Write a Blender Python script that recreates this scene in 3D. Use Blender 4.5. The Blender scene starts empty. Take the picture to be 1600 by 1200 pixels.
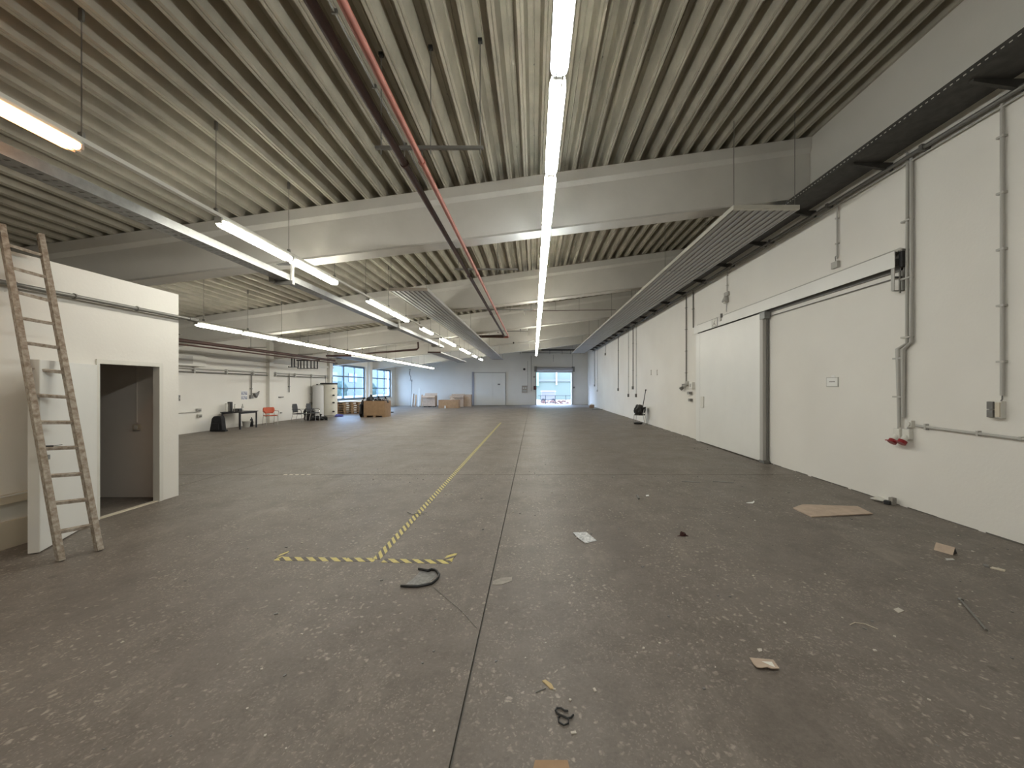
import bpy, bmesh, math, random
from mathutils import Vector, Matrix
random.seed(7)
C = bpy.context.scene.collection
SC = bpy.context.scene
R = math.radians

# ------------------------------------------------------------------ camera, sky, exposure
H = 1.8            # camera height
CX, CY, FP = 834.0, 605.0, 600.0   # vanishing point and focal length (1600x1200 frame)
cam_d = bpy.data.cameras.new('camera'); cam = bpy.data.objects.new('camera', cam_d); C.objects.link(cam)
cam_d.sensor_width = 36; cam_d.lens = FP / 1600 * 36
cam_d.shift_x = -(CX - 800) / 1600; cam_d.shift_y = (CY - 600) / 1600
cam_d.clip_start = 0.05; cam_d.clip_end = 500
cam.location = (0, 0, H); cam.rotation_euler = (R(90), 0, 0)
SC.camera = cam
SC.view_settings.view_transform = 'Standard'; SC.view_settings.look = 'None'
SC.view_settings.gamma = 1; SC.view_settings.use_curve_mapping = False
SC.view_settings.exposure = 0.0
LAMP = 34.5          # tube brightness
SKY = 21.0
w = bpy.data.worlds.new('sky'); SC.world = w; w.use_nodes = True
bg = w.node_tree.nodes['Background']; bg.inputs[0].default_value = (0.50, 0.665, 1.0, 1); bg.inputs[1].default_value = SKY
SC.cycles.max_bounces = 8; SC.cycles.diffuse_bounces = 6; SC.cycles.transparent_max_bounces = 8
SC.cycles.sample_clamp_indirect = 20
SC.cycles.caustics_reflective = False; SC.cycles.caustics_refractive = False
SC.cycles.use_denoising = True

# ------------------------------------------------------------------ room numbers (metres)
XR, XL = 5.58, -13.45        # right and left wall planes
YN = -7.0                    # wall behind the camera
XP, YP = -5.91, 6.39         # partition room: face and far end
def deck_z(x): return H + 5.02 - (XR - x) * 0.14
def beam_bot(x): return H + 3.13 + 0.1235 * x
FA = math.atan2(2.5, XR - XL)           # far wall is slightly askew
def far_y(x): return 37.3 + (x - XL) * 2.5 / (XR - XL)
# points from the survey of the photograph: floor, right wall, left wall, partition, far wall, any depth
def AT(px, py, d): return Vector(((px - CX) / FP * d, d, H + (CY - py) / FP * d))
def FL(px, py, z=0): d = (H - z) * FP / (py - CY); return Vector(((px - CX) / FP * d, d, z))
def RW(px, py, off=0): return AT(px, py, FP * (XR - off) / (px - CX))
def LW(px, py, off=0): return AT(px, py, FP * (-XL - off) / (CX - px))
def PW(px, py, off=0): return AT(px, py, FP * (-XP - off) / (CX - px))
def FW(px, py):
    k = 2.5 / (XR - XL); d = (37.3 - XL * k) / (1 - k * (px - CX) / FP); return AT(px, py, d)

# ------------------------------------------------------------------ materials
MATS = {}
def mat(name, col, rough=0.7, metal=0.0, var=0.0, scale=3.0, bump=0.0, bscale=40.0, spec=0.5, col2=None, detail=4, alpha=None):
    if name in MATS: return MATS[name]
    m = bpy.data.materials.new(name); m.use_nodes = True; nt = m.node_tree; b = nt.nodes['Principled BSDF']
    b.inputs['Base Color'].default_value = (*col, 1); b.inputs['Roughness'].default_value = rough
    b.inputs['Metallic'].default_value = metal; b.inputs['Specular IOR Level'].default_value = spec
    if var or bump:
        tc = nt.nodes.new('ShaderNodeTexCoord')
    if var or col2:
        n = nt.nodes.new('ShaderNodeTexNoise'); n.inputs['Scale'].default_value = scale; n.inputs['Detail'].default_value = detail
        n.inputs['Roughness'].default_value = 0.6
        nt.links.new(tc.outputs['Object'], n.inputs['Vector'])
        r = nt.nodes.new('ShaderNodeValToRGB'); r.color_ramp.elements[0].position = 0.35; r.color_ramp.elements[1].position = 0.65
        c2 = col2 if col2 else tuple(min(1, c * (1 + var)) for c in col)
        c1 = tuple(c * (1 - var) for c in col) if not col2 else col
        r.color_ramp.elements[0].color = (*c1, 1); r.color_ramp.elements[1].color = (*c2, 1)
        nt.links.new(n.outputs['Fac'], r.inputs['Fac']); nt.links.new(r.outputs['Color'], b.inputs['Base Color'])
    if bump:
        n2 = nt.nodes.new('ShaderNodeTexNoise'); n2.inputs['Scale'].default_value = bscale; n2.inputs['Detail'].default_value = 5
        nt.links.new(tc.outputs['Object'], n2.inputs['Vector'])
        bp = nt.nodes.new('ShaderNodeBump'); bp.inputs['Strength'].default_value = bump; bp.inputs['Distance'].default_value = 0.01
        nt.links.new(n2.outputs['Fac'], bp.inputs['Height']); nt.links.new(bp.outputs['Normal'], b.inputs['Normal'])
    MATS[name] = m; return m
def emit(name, col, s):
    m = bpy.data.materials.new(name); m.use_nodes = True; b = m.node_tree.nodes['Principled BSDF']
    b.inputs['Base Color'].default_value = (0.8, 0.8, 0.78, 1); b.inputs['Emission Color'].default_value = (*col, 1)
    b.inputs['Emission Strength'].default_value = s; MATS[name] = m; return m

def wall_material():
    m = bpy.data.materials.new('painted wall'); m.use_nodes = True; nt = m.node_tree; b = nt.nodes['Principled BSDF']; L = nt.links.new
    tc = nt.nodes.new('ShaderNodeTexCoord')
    n = nt.nodes.new('ShaderNodeTexNoise'); n.inputs['Scale'].default_value = 0.55; n.inputs['Detail'].default_value = 5
    L(tc.outputs['Object'], n.inputs['Vector'])
    r = nt.nodes.new('ShaderNodeValToRGB'); e = r.color_ramp.elements
    e[0].position = 0.3; e[0].color = (0.72, 0.70, 0.655, 1); e[1].position = 0.7; e[1].color = (0.78, 0.765, 0.72, 1)
    L(n.outputs['Fac'], r.inputs['Fac'])
    # scattered scuffs
    n2 = nt.nodes.new('ShaderNodeTexNoise'); n2.inputs['Scale'].default_value = 2.3; n2.inputs['Detail'].default_value = 8; n2.inputs['Roughness'].default_value = 0.7
    mp = nt.nodes.new('ShaderNodeMapping'); mp.inputs['Scale'].default_value = (1, 1, 0.6); L(tc.outputs['Object'], mp.inputs['Vector']); L(mp.outputs['Vector'], n2.inputs['Vector'])
    r2 = nt.nodes.new('ShaderNodeValToRGB'); r2.color_ramp.elements[0].position = 0.68; r2.color_ramp.elements[1].position = 0.8
    L(n2.outputs['Fac'], r2.inputs['Fac'])
    mx = nt.nodes.new('ShaderNodeMix'); mx.data_type = 'RGBA'; mx.inputs['B'].default_value = (0.45, 0.43, 0.39, 1)
    ml = nt.nodes.new('ShaderNodeMath'); ml.operation = 'MULTIPLY'; ml.inputs[1].default_value = 0.45
    L(r2.outputs['Color'], ml.inputs[0]); L(ml.outputs[0], mx.inputs['Factor']); L(r.outputs['Color'], mx.inputs['A'])
    L(mx.outputs['Result'], b.inputs['Base Color']); b.inputs['Roughness'].default_value = 0.75
    n3 = nt.nodes.new('ShaderNodeTexNoise'); n3.inputs['Scale'].default_value = 30; L(tc.outputs['Object'], n3.inputs['Vector'])
    bp = nt.nodes.new('ShaderNodeBump'); bp.inputs['Strength'].default_value = 0.12; bp.inputs['Distance'].default_value = 0.01
    L(n3.outputs['Fac'], bp.inputs['Height']); L(bp.outputs['Normal'], b.inputs['Normal'])
    MATS['wall'] = m; return m

def floor_material():
    m = bpy.data.materials.new('worn concrete'); m.use_nodes = True; nt = m.node_tree; b = nt.nodes['Principled BSDF']; L = nt.links.new
    tc = nt.nodes.new('ShaderNodeTexCoord')
    def noise(sc, det=5, ro=0.6, stretch=None):
        n = nt.nodes.new('ShaderNodeTexNoise'); n.inputs['Scale'].default_value = sc; n.inputs['Detail'].default_value = det; n.inputs['Roughness'].default_value = ro
        if stretch:
            mp = nt.nodes.new('ShaderNodeMapping'); mp.inputs['Scale'].default_value = stretch; L(tc.outputs['Object'], mp.inputs['Vector']); L(mp.outputs['Vector'], n.inputs['Vector'])
        else: L(tc.outputs['Object'], n.inputs['Vector'])
        return n
    def ramp(src, p0, p1, c0=(0, 0, 0, 1), c1=(1, 1, 1, 1)):
        r = nt.nodes.new('ShaderNodeValToRGB'); r.color_ramp.elements[0].position = p0; r.color_ramp.elements[1].position = p1
        r.color_ramp.elements[0].color = c0; r.color_ramp.elements[1].color = c1; L(src, r.inputs['Fac']); return r.outputs['Color']
    def mix(fac, a, bb, f=1.0, mode='MIX'):
        x = nt.nodes.new('ShaderNodeMix'); x.data_type = 'RGBA'; x.blend_type = mode
        k = nt.nodes.new('ShaderNodeMath'); k.operation = 'MULTIPLY'; k.inputs[1].default_value = f; L(fac, k.inputs[0]); L(k.outputs[0], x.inputs['Factor'])
        if isinstance(a, tuple): x.inputs['A'].default_value = a
        else: L(a, x.inputs['A'])
        if isinstance(bb, tuple): x.inputs['B'].default_value = bb
        else: L(bb, x.inputs['B'])
        return x.outputs['Result']
    base = ramp(noise(0.7, 8, 0.7).outputs['Fac'], 0.3, 0.7, (0.118, 0.103, 0.090, 1), (0.190, 0.176, 0.160, 1))
    mid = ramp(noise(3.5, 8, 0.75).outputs['Fac'], 0.35, 0.65)
    c = mix(mid, base, (0.235, 0.215, 0.195, 1), 0.6)
    dk = ramp(noise(5, 8, 0.7).outputs['Fac'], 0.60, 0.72)
    c = mix(dk, c, (0.075, 0.066, 0.056, 1), 0.5)
    # pale plaster / paint specks in drifts
    v = nt.nodes.new('ShaderNodeTexVoronoi'); v.inputs['Scale'].default_value = 20; v.inputs['Randomness'].default_value = 1
    wn = noise(14, 3); vm = nt.nodes.new('ShaderNodeVectorMath'); vm.operation = 'SCALE'; vm.inputs['Scale'].default_value = 0.09
    L(wn.outputs['Color'], vm.inputs[0]); va = nt.nodes.new('ShaderNodeVectorMath'); va.operation = 'ADD'; L(tc.outputs['Object'], va.inputs[0]); L(vm.outputs[0], va.inputs[1]); L(va.outputs[0], v.inputs['Vector'])
    sp = ramp(v.outputs['Distance'], 0.16, 0.34, (1, 1, 1, 1), (0, 0, 0, 1))
    sep = nt.nodes.new('ShaderNodeSeparateColor'); L(v.outputs['Color'], sep.inputs[0])
    pick = ramp(sep.outputs[0], 0.42, 0.5)
    drift = ramp(noise(0.8, 6, 0.75).outputs['Fac'], 0.43, 0.55)
    m1 = nt.nodes.new('ShaderNodeMath'); m1.operation = 'MULTIPLY'; L(sp, m1.inputs[0]); L(pick, m1.inputs[1])
    m2 = nt.nodes.new('ShaderNodeMath'); m2.operation = 'MULTIPLY'; L(m1.outputs[0], m2.inputs[0]); L(drift, m2.inputs[1])
    c = mix(m2.outputs[0], c, (0.56, 0.53, 0.46, 1), 0.65)
    v2 = nt.nodes.new('ShaderNodeTexVoronoi'); v2.inputs['Scale'].default_value = 45; L(va.outputs[0], v2.inputs['Vector'])
    sp2 = ramp(v2.outputs['Distance'], 0.15, 0.4, (1, 1, 1, 1), (0, 0, 0, 1))
    d2 = ramp(noise(1.7, 6, 0.75).outputs['Fac'], 0.40, 0.56)
    m3 = nt.nodes.new('ShaderNodeMath'); m3.operation = 'MULTIPLY'; L(sp2, m3.inputs[0]); L(d2, m3.inputs[1])
    c = mix(m3.outputs[0], c, (0.42, 0.39, 0.34, 1), 0.6)
    # worn pale smears
    sm = ramp(noise(2.2, 9, 0.8, (1, 0.35, 1)).outputs['Fac'], 0.54, 0.66)
    c = mix(sm, c, (0.34, 0.315, 0.28, 1), 0.45)
    fine = ramp(noise(38, 6, 0.8).outputs['Fac'], 0.38, 0.62)
    c = mix(fine, c, (0.33, 0.31, 0.28, 1), 0.22)
    grime = ramp(noise(1.1, 9, 0.8).outputs['Fac'], 0.50, 0.66)
    c = mix(grime, c, (0.085, 0.075, 0.064, 1), 0.38)
    # a few dark round oil spots
    v3 = nt.nodes.new('ShaderNodeTexVoronoi'); v3.inputs['Scale'].default_value = 1.6; L(va.outputs[0], v3.inputs['Vector'])
    sp3 = ramp(v3.outputs['Distance'], 0.035, 0.075, (1, 1, 1, 1), (0, 0, 0, 1))
    c = mix(sp3, c, (0.09, 0.08, 0.07, 1), 0.55)
    tn = nt.nodes.new('ShaderNodeMix'); tn.data_type = 'RGBA'; tn.blend_type = 'MULTIPLY'; tn.inputs['Factor'].default_value = 1; tn.inputs['B'].default_value = (0.80, 0.75, 0.71, 1)
    L(c, tn.inputs['A']); L(tn.outputs['Result'], b.inputs['Base Color'])
    rr = nt.nodes.new('ShaderNodeMapRange'); rr.inputs['To Min'].default_value = 0.38; rr.inputs['To Max'].default_value = 0.62
    L(noise(1.3, 6, 0.7).outputs['Fac'], rr.inputs['Value']); L(rr.outputs[0], b.inputs['Roughness'])
    bp = nt.nodes.new('ShaderNodeBump'); bp.inputs['Strength'].default_value = 0.35; bp.inputs['Distance'].default_value = 0.004
    L(noise(22, 8, 0.7).outputs['Fac'], bp.inputs['Height']); L(bp.outputs['Normal'], b.inputs['Normal'])
    b.inputs['Specular IOR Level'].default_value = 0.36
    MATS['floor'] = m; return m

def glass_material():
    m = bpy.data.materials.new('window glass'); m.use_nodes = True; nt = m.node_tree; nt.nodes.clear(); L = nt.links.new
    o = nt.nodes.new('ShaderNodeOutputMaterial'); t = nt.nodes.new('ShaderNodeBsdfTransparent'); g = nt.nodes.new('ShaderNodeBsdfGlossy'); x = nt.nodes.new('ShaderNodeMixShader')
    g.inputs['Roughness'].default_value = 0.02; t.inputs[0].default_value = (0.86, 0.94, 0.97, 1); x.inputs[0].default_value = 0.07
    L(t.outputs[0], x.inputs[1]); L(g.outputs[0], x.inputs[2]); L(x.outputs[0], o.inputs[0])
    MATS['glass'] = m; return m

def tape_material():
    m = bpy.data.materials.new('hazard tape'); m.use_nodes = True; nt = m.node_tree; b = nt.nodes['Principled BSDF']; L = nt.links.new
    uv = nt.nodes.new('ShaderNodeUVMap'); uv.uv_map = 'tape'; s = nt.nodes.new('ShaderNodeSeparateXYZ'); L(uv.outputs[0], s.inputs[0])
    a = nt.nodes.new('ShaderNodeMath'); a.operation = 'ADD'; L(s.outputs[0], a.inputs[0]); L(s.outputs[1], a.inputs[1])
    f = nt.nodes.new('ShaderNodeMath'); f.operation = 'FRACT'; L(a.outputs[0], f.inputs[0])
    g = nt.nodes.new('ShaderNodeMath'); g.operation = 'GREATER_THAN'; g.inputs[1].default_value = 0.55; L(f.outputs[0], g.inputs[0])
    tc = nt.nodes.new('ShaderNodeTexCoord'); n = nt.nodes.new('ShaderNodeTexNoise'); n.inputs['Scale'].default_value = 25; n.inputs['Detail'].default_value = 6; L(tc.outputs['Object'], n.inputs['Vector'])
    x = nt.nodes.new('ShaderNodeMix'); x.data_type = 'RGBA'; x.inputs['A'].default_value = (0.56, 0.47, 0.14, 1); x.inputs['B'].default_value = (0.07, 0.055, 0.045, 1); L(g.outputs[0], x.inputs['Factor'])
    r = nt.nodes.new('ShaderNodeValToRGB'); r.color_ramp.elements[0].position = 0.5; r.color_ramp.elements[1].position = 0.7; L(n.outputs['Fac'], r.inputs['Fac'])
    k = nt.nodes.new('ShaderNodeMath'); k.operation = 'MULTIPLY'; k.inputs[1].default_value = 0.5; L(r.outputs['Color'], k.inputs[0])
    y = nt.nodes.new('ShaderNodeMix'); y.data_type = 'RGBA'; y.inputs['B'].default_value = (0.26, 0.23, 0.19, 1); L(k.outputs[0], y.inputs['Factor']); L(x.outputs['Result'], y.inputs['A'])
    L(y.outputs['Result'], b.inputs['Base Color']); b.inputs['Roughness'].default_value = 0.5
    MATS['tape'] = m; return m

WALL = wall_material(); FLOOR = floor_material(); GLASS = glass_material(); TAPE = tape_material()
CONC = mat('painted concrete beam', (0.68, 0.665, 0.63), 0.8, var=0.04, scale=1.2, bump=0.15, bscale=14)
DECK = mat('primed steel decking', (0.43, 0.405, 0.335), 0.55, var=0.14, scale=1.6, metal=0.0, spec=0.4)
WHITE = mat('white enamel', (0.76, 0.75, 0.71), 0.4)
DOORW = mat('white door skin', (0.76, 0.76, 0.73), 0.35, var=0.02, scale=1.0)
OFFW = mat('off white plastic', (0.68, 0.67, 0.62), 0.45)
GREYP = mat('grey plastic conduit', (0.44, 0.43, 0.40), 0.5)
GREYD = mat('dark grey plastic', (0.17, 0.165, 0.155), 0.5)
STEEL = mat('galvanised steel', (0.27, 0.275, 0.27), 0.5, metal=0.4, var=0.12, scale=8)
STEELD = mat('dull dark steel', (0.22, 0.215, 0.20), 0.5, metal=0.6)
DARKTRAY = mat('dark stained tray', (0.05, 0.047, 0.042), 0.6, metal=0.2, var=0.25, scale=7)
PANELM = mat('grey heater panel', (0.36, 0.355, 0.345), 0.5, metal=0.15)
PANELW = mat('cream heater trim', (0.56, 0.54, 0.48), 0.5)
REDP = mat('faded red pipe', (0.38, 0.135, 0.10), 0.55, var=0.15, scale=5)
BROWNP = mat('brown primed pipe', (0.062, 0.028, 0.021), 0.55, var=0.2, scale=4)
BLACK = mat('black', (0.018, 0.018, 0.019), 0.55)
BLACKF = mat('black fabric', (0.014, 0.014, 0.016), 0.9, var=0.3, scale=12, bump=0.4, bscale=30)
PLASTICBAG = mat('black bin liner', (0.012, 0.012, 0.013), 0.3)
CARD = mat('cardboard', (0.33, 0.215, 0.125), 0.85, var=0.10, scale=6)
CARDP = mat('pale dusty cardboard', (0.46, 0.36, 0.28), 0.85, var=0.10, scale=6)
CARDI = mat('cardboard inside', (0.25, 0.17, 0.11), 0.9)
PAPER = mat('paper', (0.80, 0.80, 0.78), 0.8)
ORANGE = mat('orange seat shell', (0.50, 0.085, 0.03), 0.5)
CHROME = mat('chrome', (0.75, 0.75, 0.75), 0.15, metal=1.0)
CREAM = mat('cream boiler jacket', (0.66, 0.64, 0.56), 0.5)
REDCAP = mat('red socket cap', (0.26, 0.010, 0.014), 0.4)
RUBBER = mat('black rubber', (0.012, 0.012, 0.012), 0.5)
BLUE = mat('blue cloth', (0.10, 0.11, 0.42), 0.7)
WOOD = mat('raw pallet wood', (0.44, 0.29, 0.17), 0.85, var=0.2, scale=9)
FRAMEB = mat('blue grey window frame', (0.10, 0.145, 0.19), 0.45)
BRASS = mat('grey board', (0.36, 0.32, 0.27), 0.6)
KERB = mat('kerb dirt', (0.13, 0.12, 0.105), 0.9)
LADW = mat('weathered ladder wood', (0.25, 0.20, 0.15), 0.85, scale=22, col2=(0.50, 0.455, 0.39), var=0.2, bump=0.3, bscale=60, detail=8)
INSIDE = mat('store room wall', (0.78, 0.72, 0.66), 0.8, var=0.03, scale=1)
BASEM = mat('tan trunking', (0.60, 0.54, 0.43), 0.6)

# ------------------------------------------------------------------ mesh helpers (world coordinates)
class MB:
    def __init__(s): s.v = []; s.f = []
    def add(s, vs, fs):
        o = len(s.v); s.v += [tuple(p) for p in vs]; s.f += [tuple(i + o for i in f) for f in fs]; return s
    def box(s, x0, x1, y0, y1, z0, z1):
        vs = [(x, y, z) for x in (x0, x1) for y in (y0, y1) for z in (z0, z1)]
        return s.add(vs, [(0, 1, 3, 2), (4, 6, 7, 5), (0, 4, 5, 1), (2, 3, 7, 6), (0, 2, 6, 4), (1, 5, 7, 3)])
    def obox(s, c, size, m=None):
        """box of SIZE centred on C, turned by the 3x3 matrix M"""
        hx, hy, hz = [q / 2 for q in size]; m = m or Matrix.Identity(3); c = Vector(c)
        vs = [c + m @ Vector((x, y, z)) for x in (-hx, hx) for y in (-hy, hy) for z in (-hz, hz)]
        return s.add(vs, [(0, 1, 3, 2), (4, 6, 7, 5), (0, 4, 5, 1), (2, 3, 7, 6), (0, 2, 6, 4), (1, 5, 7, 3)])
    def bar(s, a, b, w, t, up=(0, 0, 1)):
        """flat bar from A to B, W wide along UP x direction, T thick"""
        a, b = Vector(a), Vector(b); d = (b - a).normalized(); u = Vector(up)
        sd = d.cross(u).normalized(); n = sd.cross(d).normalized()
        vs = [p + sd * i * w / 2 + n * j * t / 2 for p in (a, b) for i in (-1, 1) for j in (-1, 1)]
        return s.add(vs, [(0, 1, 3, 2), (4, 6, 7, 5), (0, 4, 5, 1), (2, 3, 7, 6), (0, 2, 6, 4), (1, 5, 7, 3)])
    def tube(s, pts, r, n=8, r2=None):
        pts = [Vector(p) for p in pts]; rings = []; k = len(pts)
        u = None
        for i, p in enumerate(pts):
            t = (pts[min(i + 1, k - 1)] - pts[max(i - 1, 0)]).normalized()
            if u is None:
                u = t.orthogonal().normalized()
            else:
                u = (u - t * u.dot(t)).normalized()
            vv = t.cross(u)
            rr = r if r2 is None else r + (r2 - r) * i / (k - 1)
            f = 1.0
            if 0 < i < k - 1:
                cs = (pts[i] - pts[i - 1]).normalized().dot(t); f = 1 / max(cs, 0.5)
            rings.append([p + (u * math.cos(2 * math.pi * j / n) + vv * math.sin(2 * math.pi * j / n)) * rr * f for j in range(n)])
        vs = [p for g in rings for p in g]; fs = []
        for i in range(k - 1):
            for j in range(n):
                a = i * n + j; b = i * n + (j + 1) % n; fs.append((a, b, b + n, a + n))
        fs.append(tuple(range(n - 1, -1, -1))); fs.append(tuple((k - 1) * n + j for j in range(n)))
        return s.add(vs, fs)
    def poly(s, pts, dv):
        """prism: polygon PTS swept by vector DV"""
        n = len(pts); dv = Vector(dv); vs = [Vector(p) for p in pts] + [Vector(p) + dv for p in pts]
        fs = [tuple(range(n - 1, -1, -1)), tuple(range(n, 2 * n))] + [(i, (i + 1) % n, (i + 1) % n + n, i + n) for i in range(n)]
        return s.add(vs, fs)
    def lathe(s, c, prof, n=20):
        c = Vector(c); vs = []; fs = []
        for r, z in prof:
            for j in range(n): vs.append(c + Vector((r * math.cos(2 * math.pi * j / n), r * math.sin(2 * math.pi * j / n), z)))
        for i in range(len(prof) - 1):
            for j in range(n):
                a = i * n + j; b = i * n + (j + 1) % n; fs.append((a, b, b + n, a + n))
        fs.append(tuple(range(n - 1, -1, -1))); fs.append(tuple((len(prof) - 1) * n + j for j in range(n)))
        return s.add(vs, fs)
    def build(s, name, m, parent=None, bevel=0, smooth=False, loc=None):
        base = Vector(parent['_o']) if parent is not None and '_o' in parent else Vector((0, 0, 0))
        if loc is not None: base = Vector(loc)
        me = bpy.data.meshes.new(name); me.from_pydata([tuple(Vector(p) - base) for p in s.v], [], s.f); me.update()
        bm = bmesh.new(); bm.from_mesh(me); bmesh.ops.recalc_face_normals(bm, faces=bm.faces)
        if bevel: bmesh.ops.bevel(bm, geom=list(bm.edges), offset=bevel, segments=2, affect='EDGES', profile=0.6, clamp_overlap=True)
        bm.to_mesh(me); bm.free()
        me.materials.append(m)
        if smooth: me.shade_smooth(); 
        o = bpy.data.objects.new(name, me); C.objects.link(o)
        if smooth and hasattr(me, 'set_sharp_from_angle'): me.set_sharp_from_angle(angle=R(40))
        if parent is not None:
            o.parent = parent
            if '_o' in parent: o['_o'] = parent['_o']
        elif loc is not None:
            o.location = loc; o['_o'] = tuple(loc)
        return o
def tag(o, label=None, cat=None, group=None, kind=None):
    if label: o['label'] = label
    if cat: o['category'] = cat
    if group: o['group'] = group
    if kind: o['kind'] = kind
    return o
def thing(name, label, cat, loc=(0, 0, 0), group=None):
    o = bpy.data.objects.new(name, None); C.objects.link(o); o.empty_display_size = 0.1
    o.location = loc; o['_o'] = tuple(loc)
    return tag(o, label, cat, group)
def one(mb, name, m, label, cat, loc, group=None, **k):
    return tag(mb.build(name, m, None, loc=loc, **k), label, cat, group)
def copy_tree(o, parent=None):
    c = o.copy(); C.objects.link(c); c.parent = parent
    for ch in [q for q in KIDS.get(o.name, [])]: copy_tree(ch, c)
    return c
KIDS = {}
def index_kids(o):
    kids = [q for q in bpy.data.objects if q.parent == o]
    KIDS[o.name] = kids
    for k in kids: index_kids(k)
def struct(mb, name, m, **k): return tag(mb.build(name, m, **k), kind='structure')
ORD = ['first', 'second', 'third', 'fourth', 'fifth', 'sixth', 'seventh', 'eighth', 'ninth', 'tenth', 'eleventh', 'twelfth', 'thirteenth', 'fourteenth',
       'fifteenth', 'sixteenth', 'seventeenth', 'eighteenth', 'nineteenth', 'twentieth', 'twenty-first', 'twenty-second']

# ------------------------------------------------------------------ floor of cast slabs
g = 0.007
fl = MB().box(XL - .3, XR + .3, YN - .3, 41.5, -0.3, -0.03)
floor = struct(fl, 'floor', KERB)
xs = [XL, -6.45, -0.396, XR]; ys = [YN, 1.75, 7.90, 14.0, 20.1, 26.2, 32.3, 40.4]
for i in range(3):
    for j in range(7):
        a, b2, c, d = xs[i], xs[i + 1], ys[j], ys[j + 1]
        MB().box(a + (g if i else 0), b2 - (g if i < 2 else 0), c + g, d - g, -0.03, 0).build('slab', FLOOR, floor)

# ------------------------------------------------------------------ walls
T = 0.3
mb = MB().poly([(XR, YN, -.3), (XR, 40.1, -.3), (XR, 40.1, deck_z(XR) + .27), (XR, YN, deck_z(XR) + .27)], (T, 0, 0))
wall_right = struct(mb, 'wall_right', WALL)
# left wall with two openings
W1 = (25.7, 30.8); W2 = (31.9, 36.35); ZS, ZT = 0.86, 3.42; ztl = deck_z(XL) + .14
mb = MB()
for a, b2, z0, z1 in [(YN, W1[0], -.3, ztl), (W1[0], W1[1], -.3, ZS), (W1[0], W1[1], ZT, ztl), (W1[1], W2[0], -.3, ztl), (W2[0], W2[1], -.3, ZS), (W2[0], W2[1], ZT, ztl), (W2[1], 37.3, -.3, ztl)]:
    mb.box(XL - T, XL, a, b2, z0, z1)
wall_left = struct(mb, 'wall_left', WALL)
mb = MB().poly([(XL, YN, -.3), (XR, YN, -.3), (XR, YN, deck_z(XR)), (XL, YN, deck_z(XL))], (0, -T, 0))
struct(mb, 'wall_near', WALL)
GX0, GX1 = FW(838, 600).x, FW(893, 600).x; GZ = 3.40
DX0, DX1, DZ = FW(741, 600).x, FW(789, 600).x, 3.22
def fpt(x, z, n=0):   # point on the far wall, N metres in front of it
    return Vector((x + n * math.sin(FA), far_y(x) - n * math.cos(FA), z))
mb = MB()
nrm = Vector((-math.sin(FA), math.cos(FA), 0)) * T
def fseg(x0, x1, z0, z1a, z1b=None):
    z1b = z1a if z1b is None else z1b
    mb.poly([fpt(x0, z0), fpt(x1, z0), fpt(x1, z1b), fpt(x0, z1a)], nrm)
tz = lambda x: deck_z(x) + .10
fseg(XL - .3, GX0, -.3, tz(XL), tz(GX0)); fseg(GX0, GX1, GZ, tz(GX0), tz(GX1)); fseg(GX0, GX1, -.3, -0.001); fseg(GX1, XR + .3, -.3, tz(GX1), tz(XR))
wall_far = struct(mb, 'wall_far', WALL)

# partition: a small store room at the left
PD0, PD1, PDZ, PT = 5.20, 6.07, 2.14, 0.08
mb = MB()
mb.box(XP - PT, XP, YN, PD0, 0, 3.34).box(XP - PT, XP, PD1, YP, 0, 3.34).box(XP - PT, XP, PD0, PD1, PDZ, 3.34)
mb.box(-9.8, XP - PT, YP - PT, YP, 0, 3.34)
wall_partition = struct(mb, 'wall_partition', WALL)
mb = MB().box(-9.8, XP - PT - .012, YP - PT - .02, YP - PT - .002, 0, 3.2).box(-9.82, -9.8, 2.0, YP - PT - .02, 0, 3.2).box(-9.8, XP - PT - .012, 1.98, 2.0, 0, 3.2).box(XP - PT - .012, XP - PT - .002, 2.0, PD0, 0, 3.2)
struct(mb, 'wall_store', INSIDE)
struct(MB().box(-9.8, XP - PT - .002, 1.98, YP - PT - .002, 3.2, 3.26), 'ceiling_store', INSIDE)

# ------------------------------------------------------------------ corrugated steel deck
P = 0.318; x = XL - 0.1; prof = []
hh = 0.24
while x < XR + 0.12:
    prof += [(x, 0), (x + 0.033, 0.0), (x + 0.040, 0.012), (x + 0.047, 0.0), (x + 0.08, 0), (x + 0.124, hh), (x + 0.188, hh), (x + 0.195, hh - .012), (x + 0.203, hh - .012), (x + 0.210, hh), (x + 0.274, hh)]
    x += P
prof = [(min(max(a, XL - .25), XR + .25), b2) for a, b2 in prof]
def deck(y0, y1, dz=0):
    vs = []; fs = []
    for a, b2 in prof:
        z = deck_z(a) + b2 + dz; vs += [(a, y0, z), (a, y1, z)]
    for i in range(len(prof) - 1): fs.append((2 * i, 2 * i + 1, 2 * i + 3, 2 * i + 2))
    m = MB(); m.v = vs; m.f = fs; return m
BY = [-10.6, -4.5, 1.6, 7.69, 13.87, 19.75, 25.9, 32.0]       # front faces of the roof beams
roof = MB().poly([(XL - .3, YN - .3, deck_z(XL - .3) + .29), (XR + .3, YN - .3, deck_z(XR + .3) + .29), (XR + .3, YN - .3, deck_z(XR + .3) + .44), (XL - .3, YN - .3, deck_z(XL - .3) + .44)], (0, 48.2, 0))
ceiling = struct(roof, 'ceiling', KERB)
edges = [YN - .1] + [b2 + .2 for b2 in BY[1:]] + [40.9]
for i in range(len(edges) - 1):
    deck(edges[i] - (0.06 if i else 0), edges[i + 1], 0.002 * (i % 2)).build('deck_sheet', DECK, ceiling)
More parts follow.
